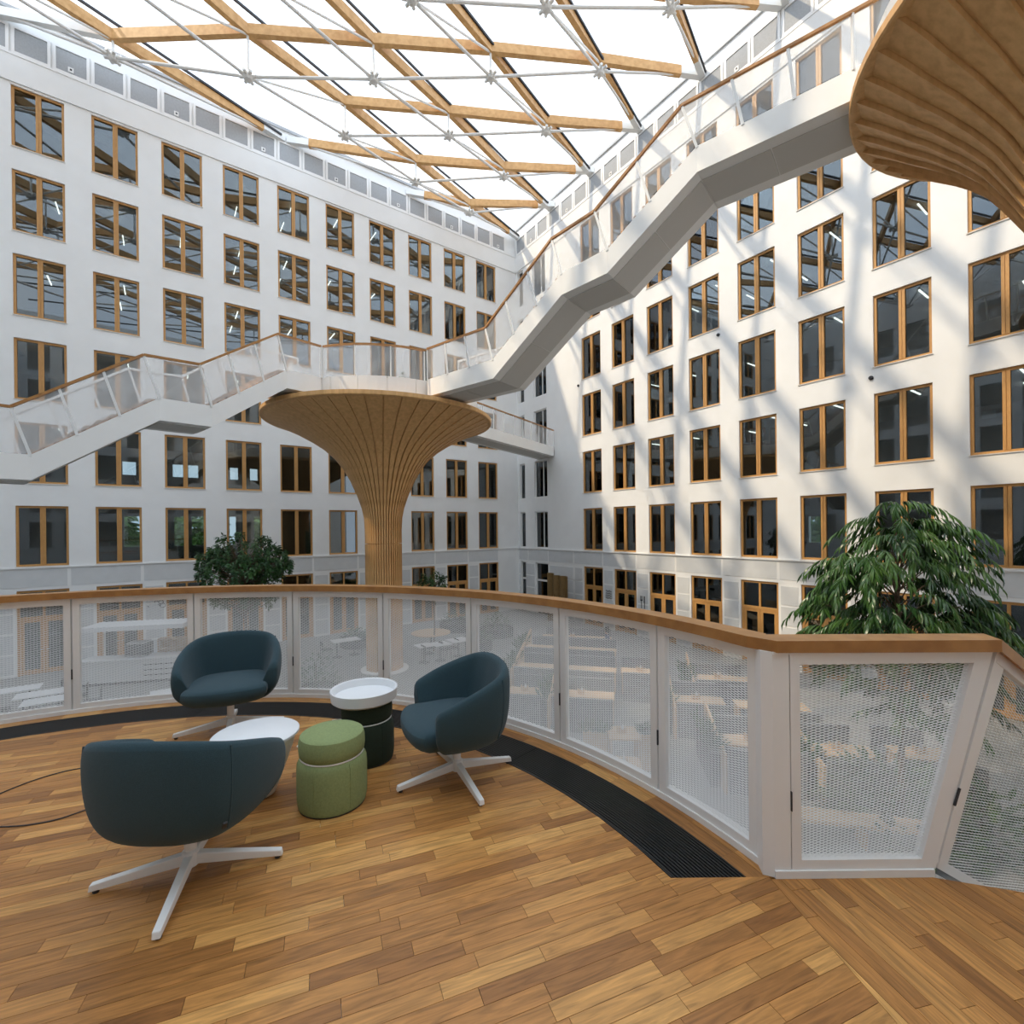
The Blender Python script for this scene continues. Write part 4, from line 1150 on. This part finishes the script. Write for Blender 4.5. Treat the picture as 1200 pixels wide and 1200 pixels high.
for k, (a, b_, ph) in enumerate(BOOTHS):
    t, m_, ln = booth_table('plywood ' + ph, a, b_, cad='wooden caddy on the ' + ph)
    bench('grey felt bench in front of the ' + ph, m_, 0.05, ln - 0.05, -0.62, 1, 'front benches of the booths')
    bench('grey felt bench behind the ' + ph, m_, 0.05, ln - 0.05, 1.22, -1, 'rear benches of the booths')
    if k in (1, 2, 4, 6, 7, 9, 10):
        end_panel('sloping plywood end panel at the ' + ph, m_, -0.07, -0.75, 1.3, 0.85, 1.3, 'booth end panels')
        pl = thing('planter_box', 'black planter at the end of the ' + ph, 'planter', m_ @ Vector((-0.20, 0.3, 0)), m_.to_euler().z, 'planters at the booth ends')
        MB().box(-0.1, 0.1, -0.8, 0.8, 0, 0.75).build('box', M['blackbox'], pl)
        lf = MB(); rr = random.Random(k)
        for q in range(150):
            c = Vector((rr.uniform(-0.09, 0.09), rr.uniform(-0.75, 0.75), 0.75)); d = Vector((rr.uniform(-.3, .3), rr.uniform(-.3, .3), rr.uniform(.15, .5))); s = Vector((rr.uniform(-1, 1), rr.uniform(-1, 1), 0)).normalized() * 0.04
            lf.add([c, c + d * .6 + s, c + d, c + d * .6 - s], [(0, 1, 2, 3)])
        tag(lf.build('leaves', M['leafdark'], pl), kind='stuff')
# two small tables and their planter boxes in front of the booths
for (a, b_, lab) in (((714, 866), (752, 867), 'small square plywood table between two planter boxes'), ((713, 906), (755, 908), 'small square plywood table nearest the balcony railing')):
    booth_table(lab, a, b_, 0.75, cad='wooden caddy on the ' + lab)
m_, ln = frame_from(gpt(684, 900), gpt(776, 905))
for (x0, x1, lab) in ((0, ln * 0.31, 'plywood planter box with dark foliage left of the small table'), (ln * 0.75, ln, 'plywood planter box with dark foliage beside the aisle')):
    pl = thing('planter_box', lab, 'planter'); pl.matrix_world = m_ @ Matrix.Translation((x0, 0, 0))
    MB().box(0, x1 - x0, 0, 0.4, 0, 0.85).build('box', M['plywood'], pl)
    lf = MB(); rr = random.Random(int(x0 * 100))
    for q in range(260):
        c = Vector((rr.uniform(0, x1 - x0), rr.uniform(0, 0.4), 0.84)); d = Vector((rr.uniform(-.2, .2), rr.uniform(-.2, .2), rr.uniform(.05, .22))); s = Vector((rr.uniform(-1, 1), rr.uniform(-1, 1), 0)).normalized() * 0.03
        lf.add([c, c + d * .6 + s, c + d, c + d * .6 - s], [(0, 1, 2, 3)])
    tag(lf.build('leaves', M['leafdark'], pl), kind='stuff')
# wooden counter and mat close under the railing bay
m_, ln = frame_from(gpt(915, 985), gpt(1120, 1012))
pw = thing('plywood_bench', 'long plywood bench under the raking railing bay', 'bench'); pw.matrix_world = m_
MB().box(0, ln, 0, 0.45, 0.38, 0.44).build('seat', M['plywood'], pw)
for x in (0.1, ln * 0.5, ln - 0.15): MB().box(x, x + 0.06, 0.03, 0.42, 0, 0.38).build('leg', M['plywood'], pw)
rug = MB().box(0, ln, -1.6, -0.15, 0.0, 0.015).build('floor_mat', M['felt']); rug.matrix_world = m_
tag(rug, 'dark grey floor mat in front of the long plywood bench', 'mat')
# ---- folding screen, person, white tables, counter
fs = thing('folding_screen', 'brown corrugated folding screen before the white-framed door', 'screen', rw(-2.0, -1.2, GROUND), RT)
M['bronze'] = mat('bronze_screen', (0.20, 0.12, 0.04), 0.4, 0.2, 6)
for k in range(3):
    pts = [(k * 0.62 + 0.6 * q / 8, 0.16 * math.sin(PI * q / 8), 0) for q in range(9)]
    m2 = MB()
    m2.prism([(x, y) for x, y, _ in pts] + [(x, y + 0.05) for x, y, _ in reversed(pts)], 0.02, 3.0 if k < 1 else 2.9)
    m2.build('panel', M['bronze'], fs)
def person(label, loc, ang):
    t = thing('person', label, 'person', loc, ang)
    # seated body as one skinned figure, front is +y
    J = [((0, 0, 0.52), .15), ((0, -.02, .72), .15), ((0, -.01, .92), .17), ((0, 0.02, 1.04), .07), ((0, 0.03, 1.12), .065), ((0, 0.035, 1.22), .10), ((0, 0.03, 1.30), .08),
         ((-.19, 0, .96), .07), ((-.25, .10, .74), .055), ((-.18, .32, .78), .04), ((-.14, .42, .78), .035), ((.19, 0, .96), .07), ((.25, .10, .74), .055), ((.18, .32, .78), .04), ((.14, .42, .78), .035),
         ((-.10, .05, .52), .10), ((-.11, .42, .53), .075), ((-.11, .44, .1), .05), ((-.11, .56, .05), .045), ((.10, .05, .52), .10), ((.11, .42, .53), .075), ((.11, .44, .1), .05), ((.11, .56, .05), .045)]
    Ed = [(0,1),(1,2),(2,3),(3,4),(4,5),(5,6),(2,7),(7,8),(8,9),(9,10),(2,11),(11,12),(12,13),(13,14),(0,15),(15,16),(16,17),(17,18),(0,19),(19,20),(20,21),(21,22)]
    me = bpy.data.meshes.new('body'); me.from_pydata([j[0] for j in J], Ed, []); me.update()
    o = obj('body', me, t)
    o.modifiers.new('skin', 'SKIN')
    for v, j in zip(me.skin_vertices[0].data, J): v.radius = (j[1], j[1])
    me.skin_vertices[0].data[0].use_root = True
    subsurf(o, 2)
    bm_ = bpy.data.materials.new('blue_pullover'); bm_.use_nodes = True
    nn = bm_.node_tree.nodes; ll = bm_.node_tree.links
    tcx = nn.new('ShaderNodeTexCoord'); sp = nn.new('ShaderNodeSeparateXYZ'); rp2 = nn.new('ShaderNodeValToRGB'); rp2.color_ramp.interpolation = 'CONSTANT'
    el = rp2.color_ramp.elements; el[0].color = (0.02, 0.022, 0.03, 1); el[1].position = 0.44; el[1].color = (0.07, 0.11, 0.23, 1)
    e3 = el.new(0.80); e3.color = (0.55, 0.34, 0.25, 1)
    mr2 = nn.new('ShaderNodeMapRange'); mr2.inputs['From Max'].default_value = 1.32
    ll.new(tcx.outputs['Object'], sp.inputs[0]); ll.new(sp.outputs['Z'], mr2.inputs['Value']); ll.new(mr2.outputs['Result'], rp2.inputs['Fac']); ll.new(rp2.outputs['Color'], nn['Principled BSDF'].inputs['Base Color'])
    me.materials.append(bm_)
    h = MB().lathe([(0.01, 0.14), (0.07, 0.125), (0.105, 0.06), (0.11, 0.0), (0.105, -0.08), (0.06, -0.13)], 16, (0, 0.005, 1.25)).build('hair', M['black'], t, True)
p = gpt(712, 771); person('person in a blue pullover seated at the booth tables', (p.x, p.y, GROUND), math.radians(80))

def cafe_table(label, px, py, w, d_, grp, round_=False):
    p = at_z(px, py, TZ)
    t = thing('cafe_table', label, 'table', (p.x, p.y, GROUND), LT, grp)
    if round_: MB().lathe([(0.02, 0.72), (w / 2, 0.72), (w / 2, 0.75), (0.02, 0.75)], 32).build('tabletop', M['plywood'], t)
    else: MB().box(-w / 2, w / 2, -d_ / 2, d_ / 2, 0.72, 0.75).build('tabletop', M['tabletop'], t)
    for s in ((-1, 1) if w > 1.0 and not round_ else (0,)):
        MB().lathe([(0.03, 0.02), (0.03, 0.72)], 10, (s * w * 0.33, 0, 0)).build('column', M['black'], t)
        MB().lathe([(0.02, 0.0), (0.24, 0.0), (0.24, 0.015), (0.03, 0.03)], 20, (s * w * 0.33, 0, 0)).build('base', M['black'], t)
    return t
def cafe_chair(p, ang):
    near = p.x < -9
    t = thing('cafe_chair', 'slim black cafe chair near the ' + ('coffee counter' if near else 'fluted timber column'), 'chair', (p.x, p.y, GROUND), ang, 'cafe chairs near the ' + ('coffee counter' if near else 'column'))
    MB().box(-0.21, 0.21, -0.2, 0.22, 0.44, 0.47).build('seat', M['black'], t)
    MB().box(-0.2, 0.2, -0.225, -0.2, 0.62, 0.82).build('backrest', M['black'], t)
    for (x, y, zt) in ((-.19, -.2, .82), (.19, -.2, .82), (-.19, .19, .44), (.19, .19, .44)):
        MB().tube([(x * 1.1, y * 1.1, 0), (x, y, 0.44), (x, y - (0.015 if zt > .5 else 0), zt)], 0.011, 6).build('leg', M['black'], t)
CT = [(8, 809, 1.6, .7), (48, 812, 1.2, .7), (60, 819, 1.3, .7), (192, 811, .7, .7), (405, 749.5, 1.2, .7), (497, 756, .7, .7), (516, 754, .75, .75), (537, 749.5, .9, .8)]
for k, (px, py, w, d_) in enumerate(CT):
    t = cafe_table('white cafe table on black pedestals near the ' + ('coffee counter' if px < 250 else 'fluted timber column'), px, py, w, d_, 'white cafe tables near the ' + ('counter' if px < 250 else 'column'))
    p = t.location
    for s in ((-1, 1) if px != 497 else ()):
        q = Vector((p.x, p.y, 0)) + Vector((LD.x, LD.y, 0)) * (s * (w / 2 + 0.28)) + Vector((LN.x, LN.y, 0)) * (0.1 * s)
        cafe_chair(q, LT + PI / 2 * s)
cafe_table('round plywood table circling a plant beside the fluted column', 505, 741, 1.9, 1.9, None, True)
# ---- coffee counter with white canopy
pA, pB = gpt(92, 806), gpt(213, 797)
m_, ln = frame_from(pA, pB)
ct = thing('coffee_counter', 'grey coffee counter with painted shadow gaps under a white canopy by the shaded facade', 'counter'); ct.matrix_world = m_
MB().box(0, ln, 0, 0.7, 0.1, 0.92).build('body', M['panel'], ct)
MB().box(-0.05, ln + 0.05, -0.05, 0.75, 0.92, 0.97).build('worktop', M['tabletop'], ct)
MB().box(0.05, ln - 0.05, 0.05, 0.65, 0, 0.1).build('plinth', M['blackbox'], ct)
for k in range(3): MB().box(ln * 0.62, ln - 0.05, -0.012, 0.01, 0.28 + k * 0.2, 0.31 + k * 0.2).build('gap_shade', M['blackbox'], ct)  # black strips painted as the shade in the counter's front gaps
cn = thing('counter_canopy', 'flat white canopy hanging over the coffee counter', 'canopy'); cn.matrix_world = m_
MB().box(0.1, ln + 0.1, -0.1, 1.2, 2.05, 2.22).build('slab', M['tabletop'], cn)
for x in (0.25, ln - 0.1): MB().box(x, x + 0.05, 1.1, 1.15, 0.0, 2.05).build('post', M['white'], cn)
cm = thing('coffee_machine', 'black coffee machine on the coffee counter', 'machine'); cm.matrix_world = m_ @ Matrix.Translation((ln * 0.42, 0.12, 0.97))
MB().box(0, 0.75, 0, 0.5, 0.05, 0.5).build('housing', M['blackbox'], cm); MB().box(0.05, 0.7, 0.02, 0.48, 0.5, 0.56).build('cup_rail', M['grey'], cm); MB().box(0.1, 0.65, -0.08, 0.0, 0.05, 0.09).build('drip_tray', M['grey'], cm)
cb = thing('wooden_rack', 'low wooden bottle rack behind the coffee counter', 'rack'); cb.matrix_world = m_ @ Matrix.Translation((ln * 0.66, 1.08, 0))
MB().box(0, 1.0, 0, 0.05, 0, 1.5).build('back_board', M['plywood'], cb)
for k in range(4): MB().box(0, 1.0, -0.3, 0.0, 0.3 + k * 0.38, 0.33 + k * 0.38).build('shelf', M['plywood'], cb)
for x in (0.0, 0.48, 0.96): MB().box(x, x + 0.04, -0.3, 0.0, 0, 1.5).build('upright', M['plywood'], cb)
# ---- pictograms on the ground-floor walls
def flat(name, label, mats, build, par_loc, rot):
    t = thing(name, label, 'sign', par_loc, rot); build().build('mark', M['black'], t); return t
def waves():
    m2 = MB()
    for k in range(4):
        z = k * 0.13; pts = [(-0.22 + 0.44 * q / 16, z + 0.03 * math.sin(q / 16 * 4 * PI)) for q in range(17)]
        for (x0, z0), (x1, z1) in zip(pts, pts[1:]): m2.hexa([(x0, 0, z0), (x1, 0, z1), (x1, .006, z1), (x0, .006, z0), (x0, 0, z0 + .05), (x1, 0, z1 + .05), (x1, .006, z1 + .05), (x0, .006, z0 + .05)])
    return m2
def cutlery():
    m2 = MB()
    for x in (-0.18, -0.12, -0.06): m2.box(x, x + 0.03, 0, .006, 0.3, 0.5)
    m2.box(-0.18, -0.03, 0, .006, 0.24, 0.31); m2.box(-0.125, -0.085, 0, .006, -0.15, 0.25)
    m2.box(0.08, 0.12, 0, .006, -0.15, 0.5); m2.box(0.05, 0.12, 0, .006, 0.15, 0.5)
    return m2
flat('wall_sign', 'black wavy-line pictogram between the first doors of the sunlit facade', None, waves, rw(BAY - 0.42, -0.022, GROUND + 1.75), RT)
flat('wall_sign', 'black fork and knife pictogram between the second and third sunlit doors', None, cutlery, rw(2 * BAY - 0.42, -0.022, GROUND + 1.65), RT)
def lineart():
    m2 = MB()
    def ring(cx, cz, r, w=0.022, n_=14):
        for k in range(n_):
            a, b_ = 2 * PI * k / n_, 2 * PI * (k + 1) / n_
            q = [(cx + (r) * math.cos(a), cz + r * math.sin(a)), (cx + r * math.cos(b_), cz + r * math.sin(b_)), (cx + (r - w) * math.cos(b_), cz + (r - w) * math.sin(b_)), (cx + (r - w) * math.cos(a), cz + (r - w) * math.sin(a))]
            m2.add([(x, 0, z) for x, z in q] + [(x, .006, z) for x, z in q], [(0,1,2,3),(7,6,5,4),(0,4,5,1),(1,5,6,2),(2,6,7,3),(3,7,4,0)])
    for (x, z, r) in ((-.2, .75, .1), (-.28, .88, .06), (-.05, .78, .09), (-.1, .58, .12), (.22, .36, .1), (.12, .46, .07), (.28, .2, .11), (.18, .26, .06), (-.24, .2, .03)): ring(x, z, r)
    m2.beam((-.02, .003, .35), (.1, .003, .75), .006, .025, Vector((1, 0, 0)))
    return m2
flat('wall_sign', 'black line drawing of cutlery and fruit beside the doors behind the coffee counter', None, lineart, lw(2 * BAY - 0.42, -0.022, GROUND + 2.2), LT)

# ---- small round sensors on the facades
sens = MB().lathe([(0.02, 0.0), (0.07, 0.0), (0.07, 0.06), (0.03, 0.10)], 14).mesh('body', M['dark'])
for (px, py) in ((842, 392.5), (1021, 443), (678, 452)):
    r = ray(px, py); k = RO.dot(RN) / Vector((r.x, r.y)).dot(RN); P = Vector((r.x * k, r.y * k, r.z * k + EYE))
    t = thing('wall_spotlight', 'small dark round spotlight on the sunlit facade between windows', 'spotlight', P, RT, 'spotlights on the sunlit facade')
    o = obj('body', sens, t); o.rotation_euler = (PI / 2, 0, 0)

# ---- paper notices on the inside of window panes
for (px, py, lab) in ((1159, 486, 'white paper notice taped inside a sunlit facade window, second row above ledge'), (1084, 386, 'white paper notice taped inside a sunlit facade window, third row above ledge'), (701, 487, 'small white notice inside the window nearest the corner of the sunlit facade')):
    r = ray(px, py); o2 = RO + RN * 0.15; k = o2.dot(RN) / Vector((r.x, r.y)).dot(RN)
    t = thing('paper_notice', lab, 'notice', (r.x * k, r.y * k, r.z * k + EYE), RT)
    MB().box(-0.15, 0.15, 0, 0.004, -0.11, 0.11).build('sheet', M['tabletop'], t)
# ---- strip lamps on the office ceilings
lm = MB().box(-0.022, 0.022, 0, 1.0, 0.0, 0.04).mesh('tube', M['lamp'])
hm = MB().box(-0.03, 0.03, -0.02, 1.02, 0.04, 0.08).mesh('housing', M['white'])
def lamp(P, rot, grp, lab):
    lab = lab.replace('row above the ledge', 'row above ledge').replace('the corner', 'corner')
    t = thing('strip_lamp', lab, 'lamp', P, rot, grp); obj('tube', lm, t); obj('housing', hm, t)
rr = random.Random(5)
# only behind the panes where the photograph shows them, one or two to a window
LAMPS_L = {5: {2: 1, 3: 2, 4: 2, 5: 2, 6: 2, 7: 1}, 4: {0: 1, 1: 2, 2: 1, 3: 2, 4: 2, 5: 1, 6: 1, 7: 1}, 3: {0: 1, 1: 2, 2: 1, 3: 2, 4: 1, 5: 2}, 2: {1: 1, 2: 1, 3: 1}, 1: {0: 1}}
LAMPS_R = {0: {4: 1, 5: 1, 7: 1}, 1: {1: 1, 2: 1, 3: 2, 4: 2, 5: 2, 6: 2, 7: 2}, 2: {1: 1, 2: 1, 3: 2, 4: 1, 5: 2, 6: 2, 7: 2}, 3: {1: 1, 2: 1, 3: 2, 4: 2, 5: 2, 6: 1, 7: 2}, 5: {4: 1, 5: 1}}
for (tab, fn, rot, n_, word) in ((LAMPS_L, lw, LT, NL, 'shaded'), (LAMPS_R, rw, RT, NR, 'sunlit')):
    for k, row in tab.items():
        for c, cnt in row.items():
            od = ORD[NL - 1 - c] if word == 'shaded' else ORD[c]
            for dd in ((1.2, 3.4) if cnt == 2 else (2.0,)):
                lamp(fn(c * BAY + WW * 0.55 + rr.uniform(-.2, .2), dd, ZT0 + k * STOREY + 0.13), rot, 'strip lamps in the %s offices' % word,
                     '%s glowing strip lamp behind %s facade window, %s, %s from the corner' % ('rear' if dd > 3 else 'front', word, ROWN[k], od))

# ================================================================== PLANTS
def leaf_mesh(ln, w, matl):
    m2 = MB()
    m2.v = [(0, 0, 0), (-w * .5, ln * .35, -.01), (0, ln * .35, .01), (w * .5, ln * .35, -.01), (-w * .38, ln * .7, -.04 * ln / .25), (0, ln * .7, -.02), (w * .38, ln * .7, -.04 * ln / .25), (0, ln, -.09 * ln / .25)]
    m2.f = [(0, 2, 1), (0, 3, 2), (1, 2, 5, 4), (2, 3, 6, 5), (4, 5, 7), (5, 6, 7)]
    return m2.mesh('leaf', matl, True), m2
def leaf_matrix(p, d, roll, s):
    y = d.normalized(); up = Vector((0, 0, 1)); x = y.cross(up)
    x = Vector((1, 0, 0)) if x.length < 1e-3 else x.normalized()
    z = x.cross(y)
    m3 = Matrix((x, y, z)).transposed().to_4x4() @ Matrix.Rotation(roll, 4, 'Y')
    return Matrix.Translation(p) @ m3 @ Matrix.Scale(s, 4)
def tree(name, label, base, crown, n_cl, per, ln, w, matl, trunk_r, trunk_h, seed, individual=0, planter=None, droop=0.6, nbr=999, twig=False):
    rr = random.Random(seed)
    t = thing(name, label, 'tree', base)
    if planter:
        MB().lathe([(planter * .8, 0), (planter, 0.02), (planter, 0.6), (planter * .9, 0.6), (planter * .88, 0.5), (0.01, 0.5)], 28).build('planter', M['blackbox'], t)
    cz = [c[2] for c in crown]
    pts = [Vector((0, 0, 0.0)), Vector((0.05, 0.03, trunk_h * .5)), Vector((-0.03, 0.02, trunk_h))]
    MB().tube([cat(pts, k / 8) for k in range(9)], trunk_r, 9, r2=trunk_r * .6).build('trunk', M['bark'], t, True)
    lme, proto = leaf_mesh(ln, w, matl)
    mats = []
    brn = MB()
    for k in range(n_cl):
        c = rr.choice(crown)
        d = Vector((rr.gauss(0, 1), rr.gauss(0, 1), rr.gauss(0, 1))).normalized()
        rad = rr.uniform(0.55, 1.0) ** 0.6
        p = Vector((c[0] + d.x * c[3] * rad, c[1] + d.y * c[3] * rad, c[2] + d.z * c[4] * rad))
        s = Vector((0, 0, max(trunk_h * .55, min(trunk_h, p.z - .6))))
        if k < nbr: brn.tube([s, s.lerp(p, .5) + Vector((0, 0, .12)), p], 0.012, 5, r2=0.005)
        outw = Vector((p.x, p.y, 0)); outw = outw.normalized() if outw.length > 1e-3 else Vector((1, 0, 0))
        if twig:
            # a twig that arches outwards and hangs, leaves in pairs along it
            a = math.atan2(outw.y, outw.x) + rr.uniform(-1.1, 1.1)
            td = Vector((math.cos(a), math.sin(a), 0)); sd_ = Vector((-td.y, td.x, 0)); L_ = rr.uniform(.35, .75)
            for q in range(per):
                f = (q + rr.random()) / per
                pp = p + td * (L_ * f) + Vector((0, 0, .18 * f - L_ * .75 * f * f))
                side = 1 if q % 2 else -1
                dv = td * (.45 + .4 * f) + sd_ * side * rr.uniform(.25, .9) * (1.1 - f * .6) + Vector((0, 0, -rr.uniform(.25, 1.0) * droop - .5 * f))
                mats.append((pp, leaf_matrix(pp, dv, rr.uniform(-.7, .7), rr.uniform(.7, 1.15))))
            continue
        for q in range(per):
            a = rr.uniform(0, 2 * PI)
            dv = Vector((math.cos(a), math.sin(a), 0)) * rr.uniform(.4, 1) + outw * .7 + Vector((0, 0, rr.uniform(-droop * 1.6, .35)))
            off = dv.normalized() * rr.uniform(0, ln * .7) + Vector((0, 0, rr.uniform(-.12, .12)))
            mats.append((p + off, leaf_matrix(p + off, dv, rr.uniform(-.9, .9), rr.uniform(.75, 1.15))))
    tag(brn.build('branches', M['bark'], t), kind='stuff')
    # those nearest the viewer become single leaves
    def nearness(e): w_ = Vector(base) + e[0]; return w_.length
    mats.sort(key=nearness)
    for p_, mm in mats[:individual]:
        o = obj('leaf', lme, t); o.matrix_local = mm
    rest = MB()
    for p_, mm in mats[individual:]:
        rest.add([mm @ Vector(v) for v in proto.v], proto.f)
    tag(rest.build('leaves', matl, t, True), kind='stuff')
    return t
# tall tree by the raking bay: crown seen over the handrail
TP = at_z(1056, 972, GROUND)
g0 = -GROUND
tree('long_leaved_tree', 'tall tree with long drooping leaves rising in front of the sunlit facade', (TP.x, TP.y, GROUND),
     [(0, 0, g0 + 1.75, .40, .32), (.4, 0, g0 + 1.4, .5, .36), (-.3, 0, g0 + 1.15, .62, .4), (.4, 0, g0 + .85, .68, .42), (-.75, 0, g0 + .75, .48, .36), (-.1, 0, g0 + .4, 1.05, .45), (-.75, 0, g0 + .05, .7, .45), (.65, 0, g0 + .1, .7, .42), (-.5, 0, g0 - .45, .95, .45), (.6, 0, g0 - .4, .9, .38), (1.1, 0, g0 - .25, .4, .22), (0, 0, g0 - 1.0, 1.15, .45), (.3, 0, g0 - 1.6, .8, .4)],
     340, 20, 0.27, 0.047, M['leaf'], 0.06, g0 + 0.9, 21, 300, None, 0.8, 90, True)
TP2 = at_y(286, 690, 16.0)
tree('bushy_ficus_tree', 'dense round ficus tree standing before the shaded facade', (TP2.x, TP2.y, GROUND),
     [(0, 0, g0 + 1.0, 1.05, .55), (-.75, 0, g0 + .6, .75, .5), (.8, 0, g0 + .6, .75, .5), (0, 0, g0 + .35, 1.4, .5), (0, 0, g0 - .5, 1.0, .45)],
     360, 26, 0.12, 0.055, M['leafdark'], 0.07, g0 + 0.2, 8, 0, 0.45, 0.5)
TP3 = at_z(500, 772, GROUND)
tree('small_indoor_tree', 'small dark tree growing through the round plywood table', (TP3.x + .1, TP3.y + 1.3, GROUND), [(0, 0, 3.0, .75, .6), (0, 0, 3.3, .6, .5)], 60, 16, 0.13, 0.055, M['leafdark'], 0.04, 2.9, 9, 0, None, .5)
def bush(label, px, py, rx, h, seed, planter=True, matl='leafdark', n=300, ln=.2):
    p = gpt(px, py); rr = random.Random(seed)
    t = thing('potted_shrub' if planter else 'ground_shrub', label, 'shrub', (p.x, p.y, GROUND))
    if planter: MB().lathe([(rx * .9, 0), (rx, .02), (rx, .45), (rx * .92, .45), (rx * .9, .38), (.01, .38)], 30).build('planter', M['blackbox'], t)
    b0 = .35 if planter else 0.0
    lm_ = MB()
    for k in range(n):
        a = rr.uniform(0, 2 * PI); q = rx * math.sqrt(rr.random())
        zz = b0 + h * rr.random() * math.sqrt(max(0.05, 1 - (q / rx) ** 2))
        c = Vector((q * math.cos(a), q * math.sin(a), zz)); d = (Vector((math.cos(a), math.sin(a), rr.uniform(0, 1.2)))).normalized() * ln
        s = Vector((-math.sin(a), math.cos(a), 0)) * ln * .2
        lm_.add([c, c + d * .5 + s, c + d, c + d * .5 - s], [(0, 1, 2, 3)])
    MB().tube([(0, 0, b0 * .5), (0.02, 0, b0 + h * .6)], .02, 6).build('stem', M['bark'], t)
    tag(lm_.build('leaves', M[matl], t), kind='stuff')
bush('leafy shrub in a black pot near the round low tables of the atrium', 370, 822, .75, 1.5, 1)
bush('low round shrub bed left of the aisle behind the column', 538, 738, 1.1, .8, 2)
bush('low round shrub bed beside the aisle, by the grey floor', 582, 745, .9, .9, 3)
bush('dark shrub planter under the white cafe table by the column', 418, 757, .8, .55, 4)
bush('dark shrub planter beyond the fluted column, towards the aisle', 562, 762, .6, .6, 6)
bush('shrub bed at the foot of the tall long-leaved tree', 1050, 972, 1.15, 1.3, 7, False, 'leaf', 500, .32)
bush('fern in the planting bed beside the tall long-leaved tree', 1150, 985, .9, 1.0, 12, False, 'leaf', 300, .3)
# palm on the round landing
tree('potted_palm', 'small palm standing on the round landing behind the mesh railing', (C1.x + 0.1, C1.y + 2.3, ZP + EYE), [(0, 0, 1.5, .55, .6), (0, 0, 1.0, .4, .5)], 30, 12, .3, .04, M['leafdark'], .03, 1.3, 31, 0, .3, .5)
# trees outside, seen through the offices
for k, (P, rad) in enumerate(((lw(1.5, 15, GROUND), 1.95), (lw(6.6, 15, GROUND), 1.95), (lw(11.7, 15, GROUND), 1.95), (rw(6.6, 15, GROUND), 2.6))):
    tree('outdoor_tree', ['pale green tree outside, past the shaded offices, nearest the cable side', 'pale green tree outside in the middle behind the shaded offices', 'pale green tree outside, behind the shaded offices and the ficus', 'pale green tree outside, seen through the sunlit offices'][k],
         tuple(P), [(0, 0, 4.4, rad, 1.8), (0, 0, 6.0, rad * .9, 1.8)], 170, 22, .5, .3, M['leafout'], .14, 3.0, 50 + k)
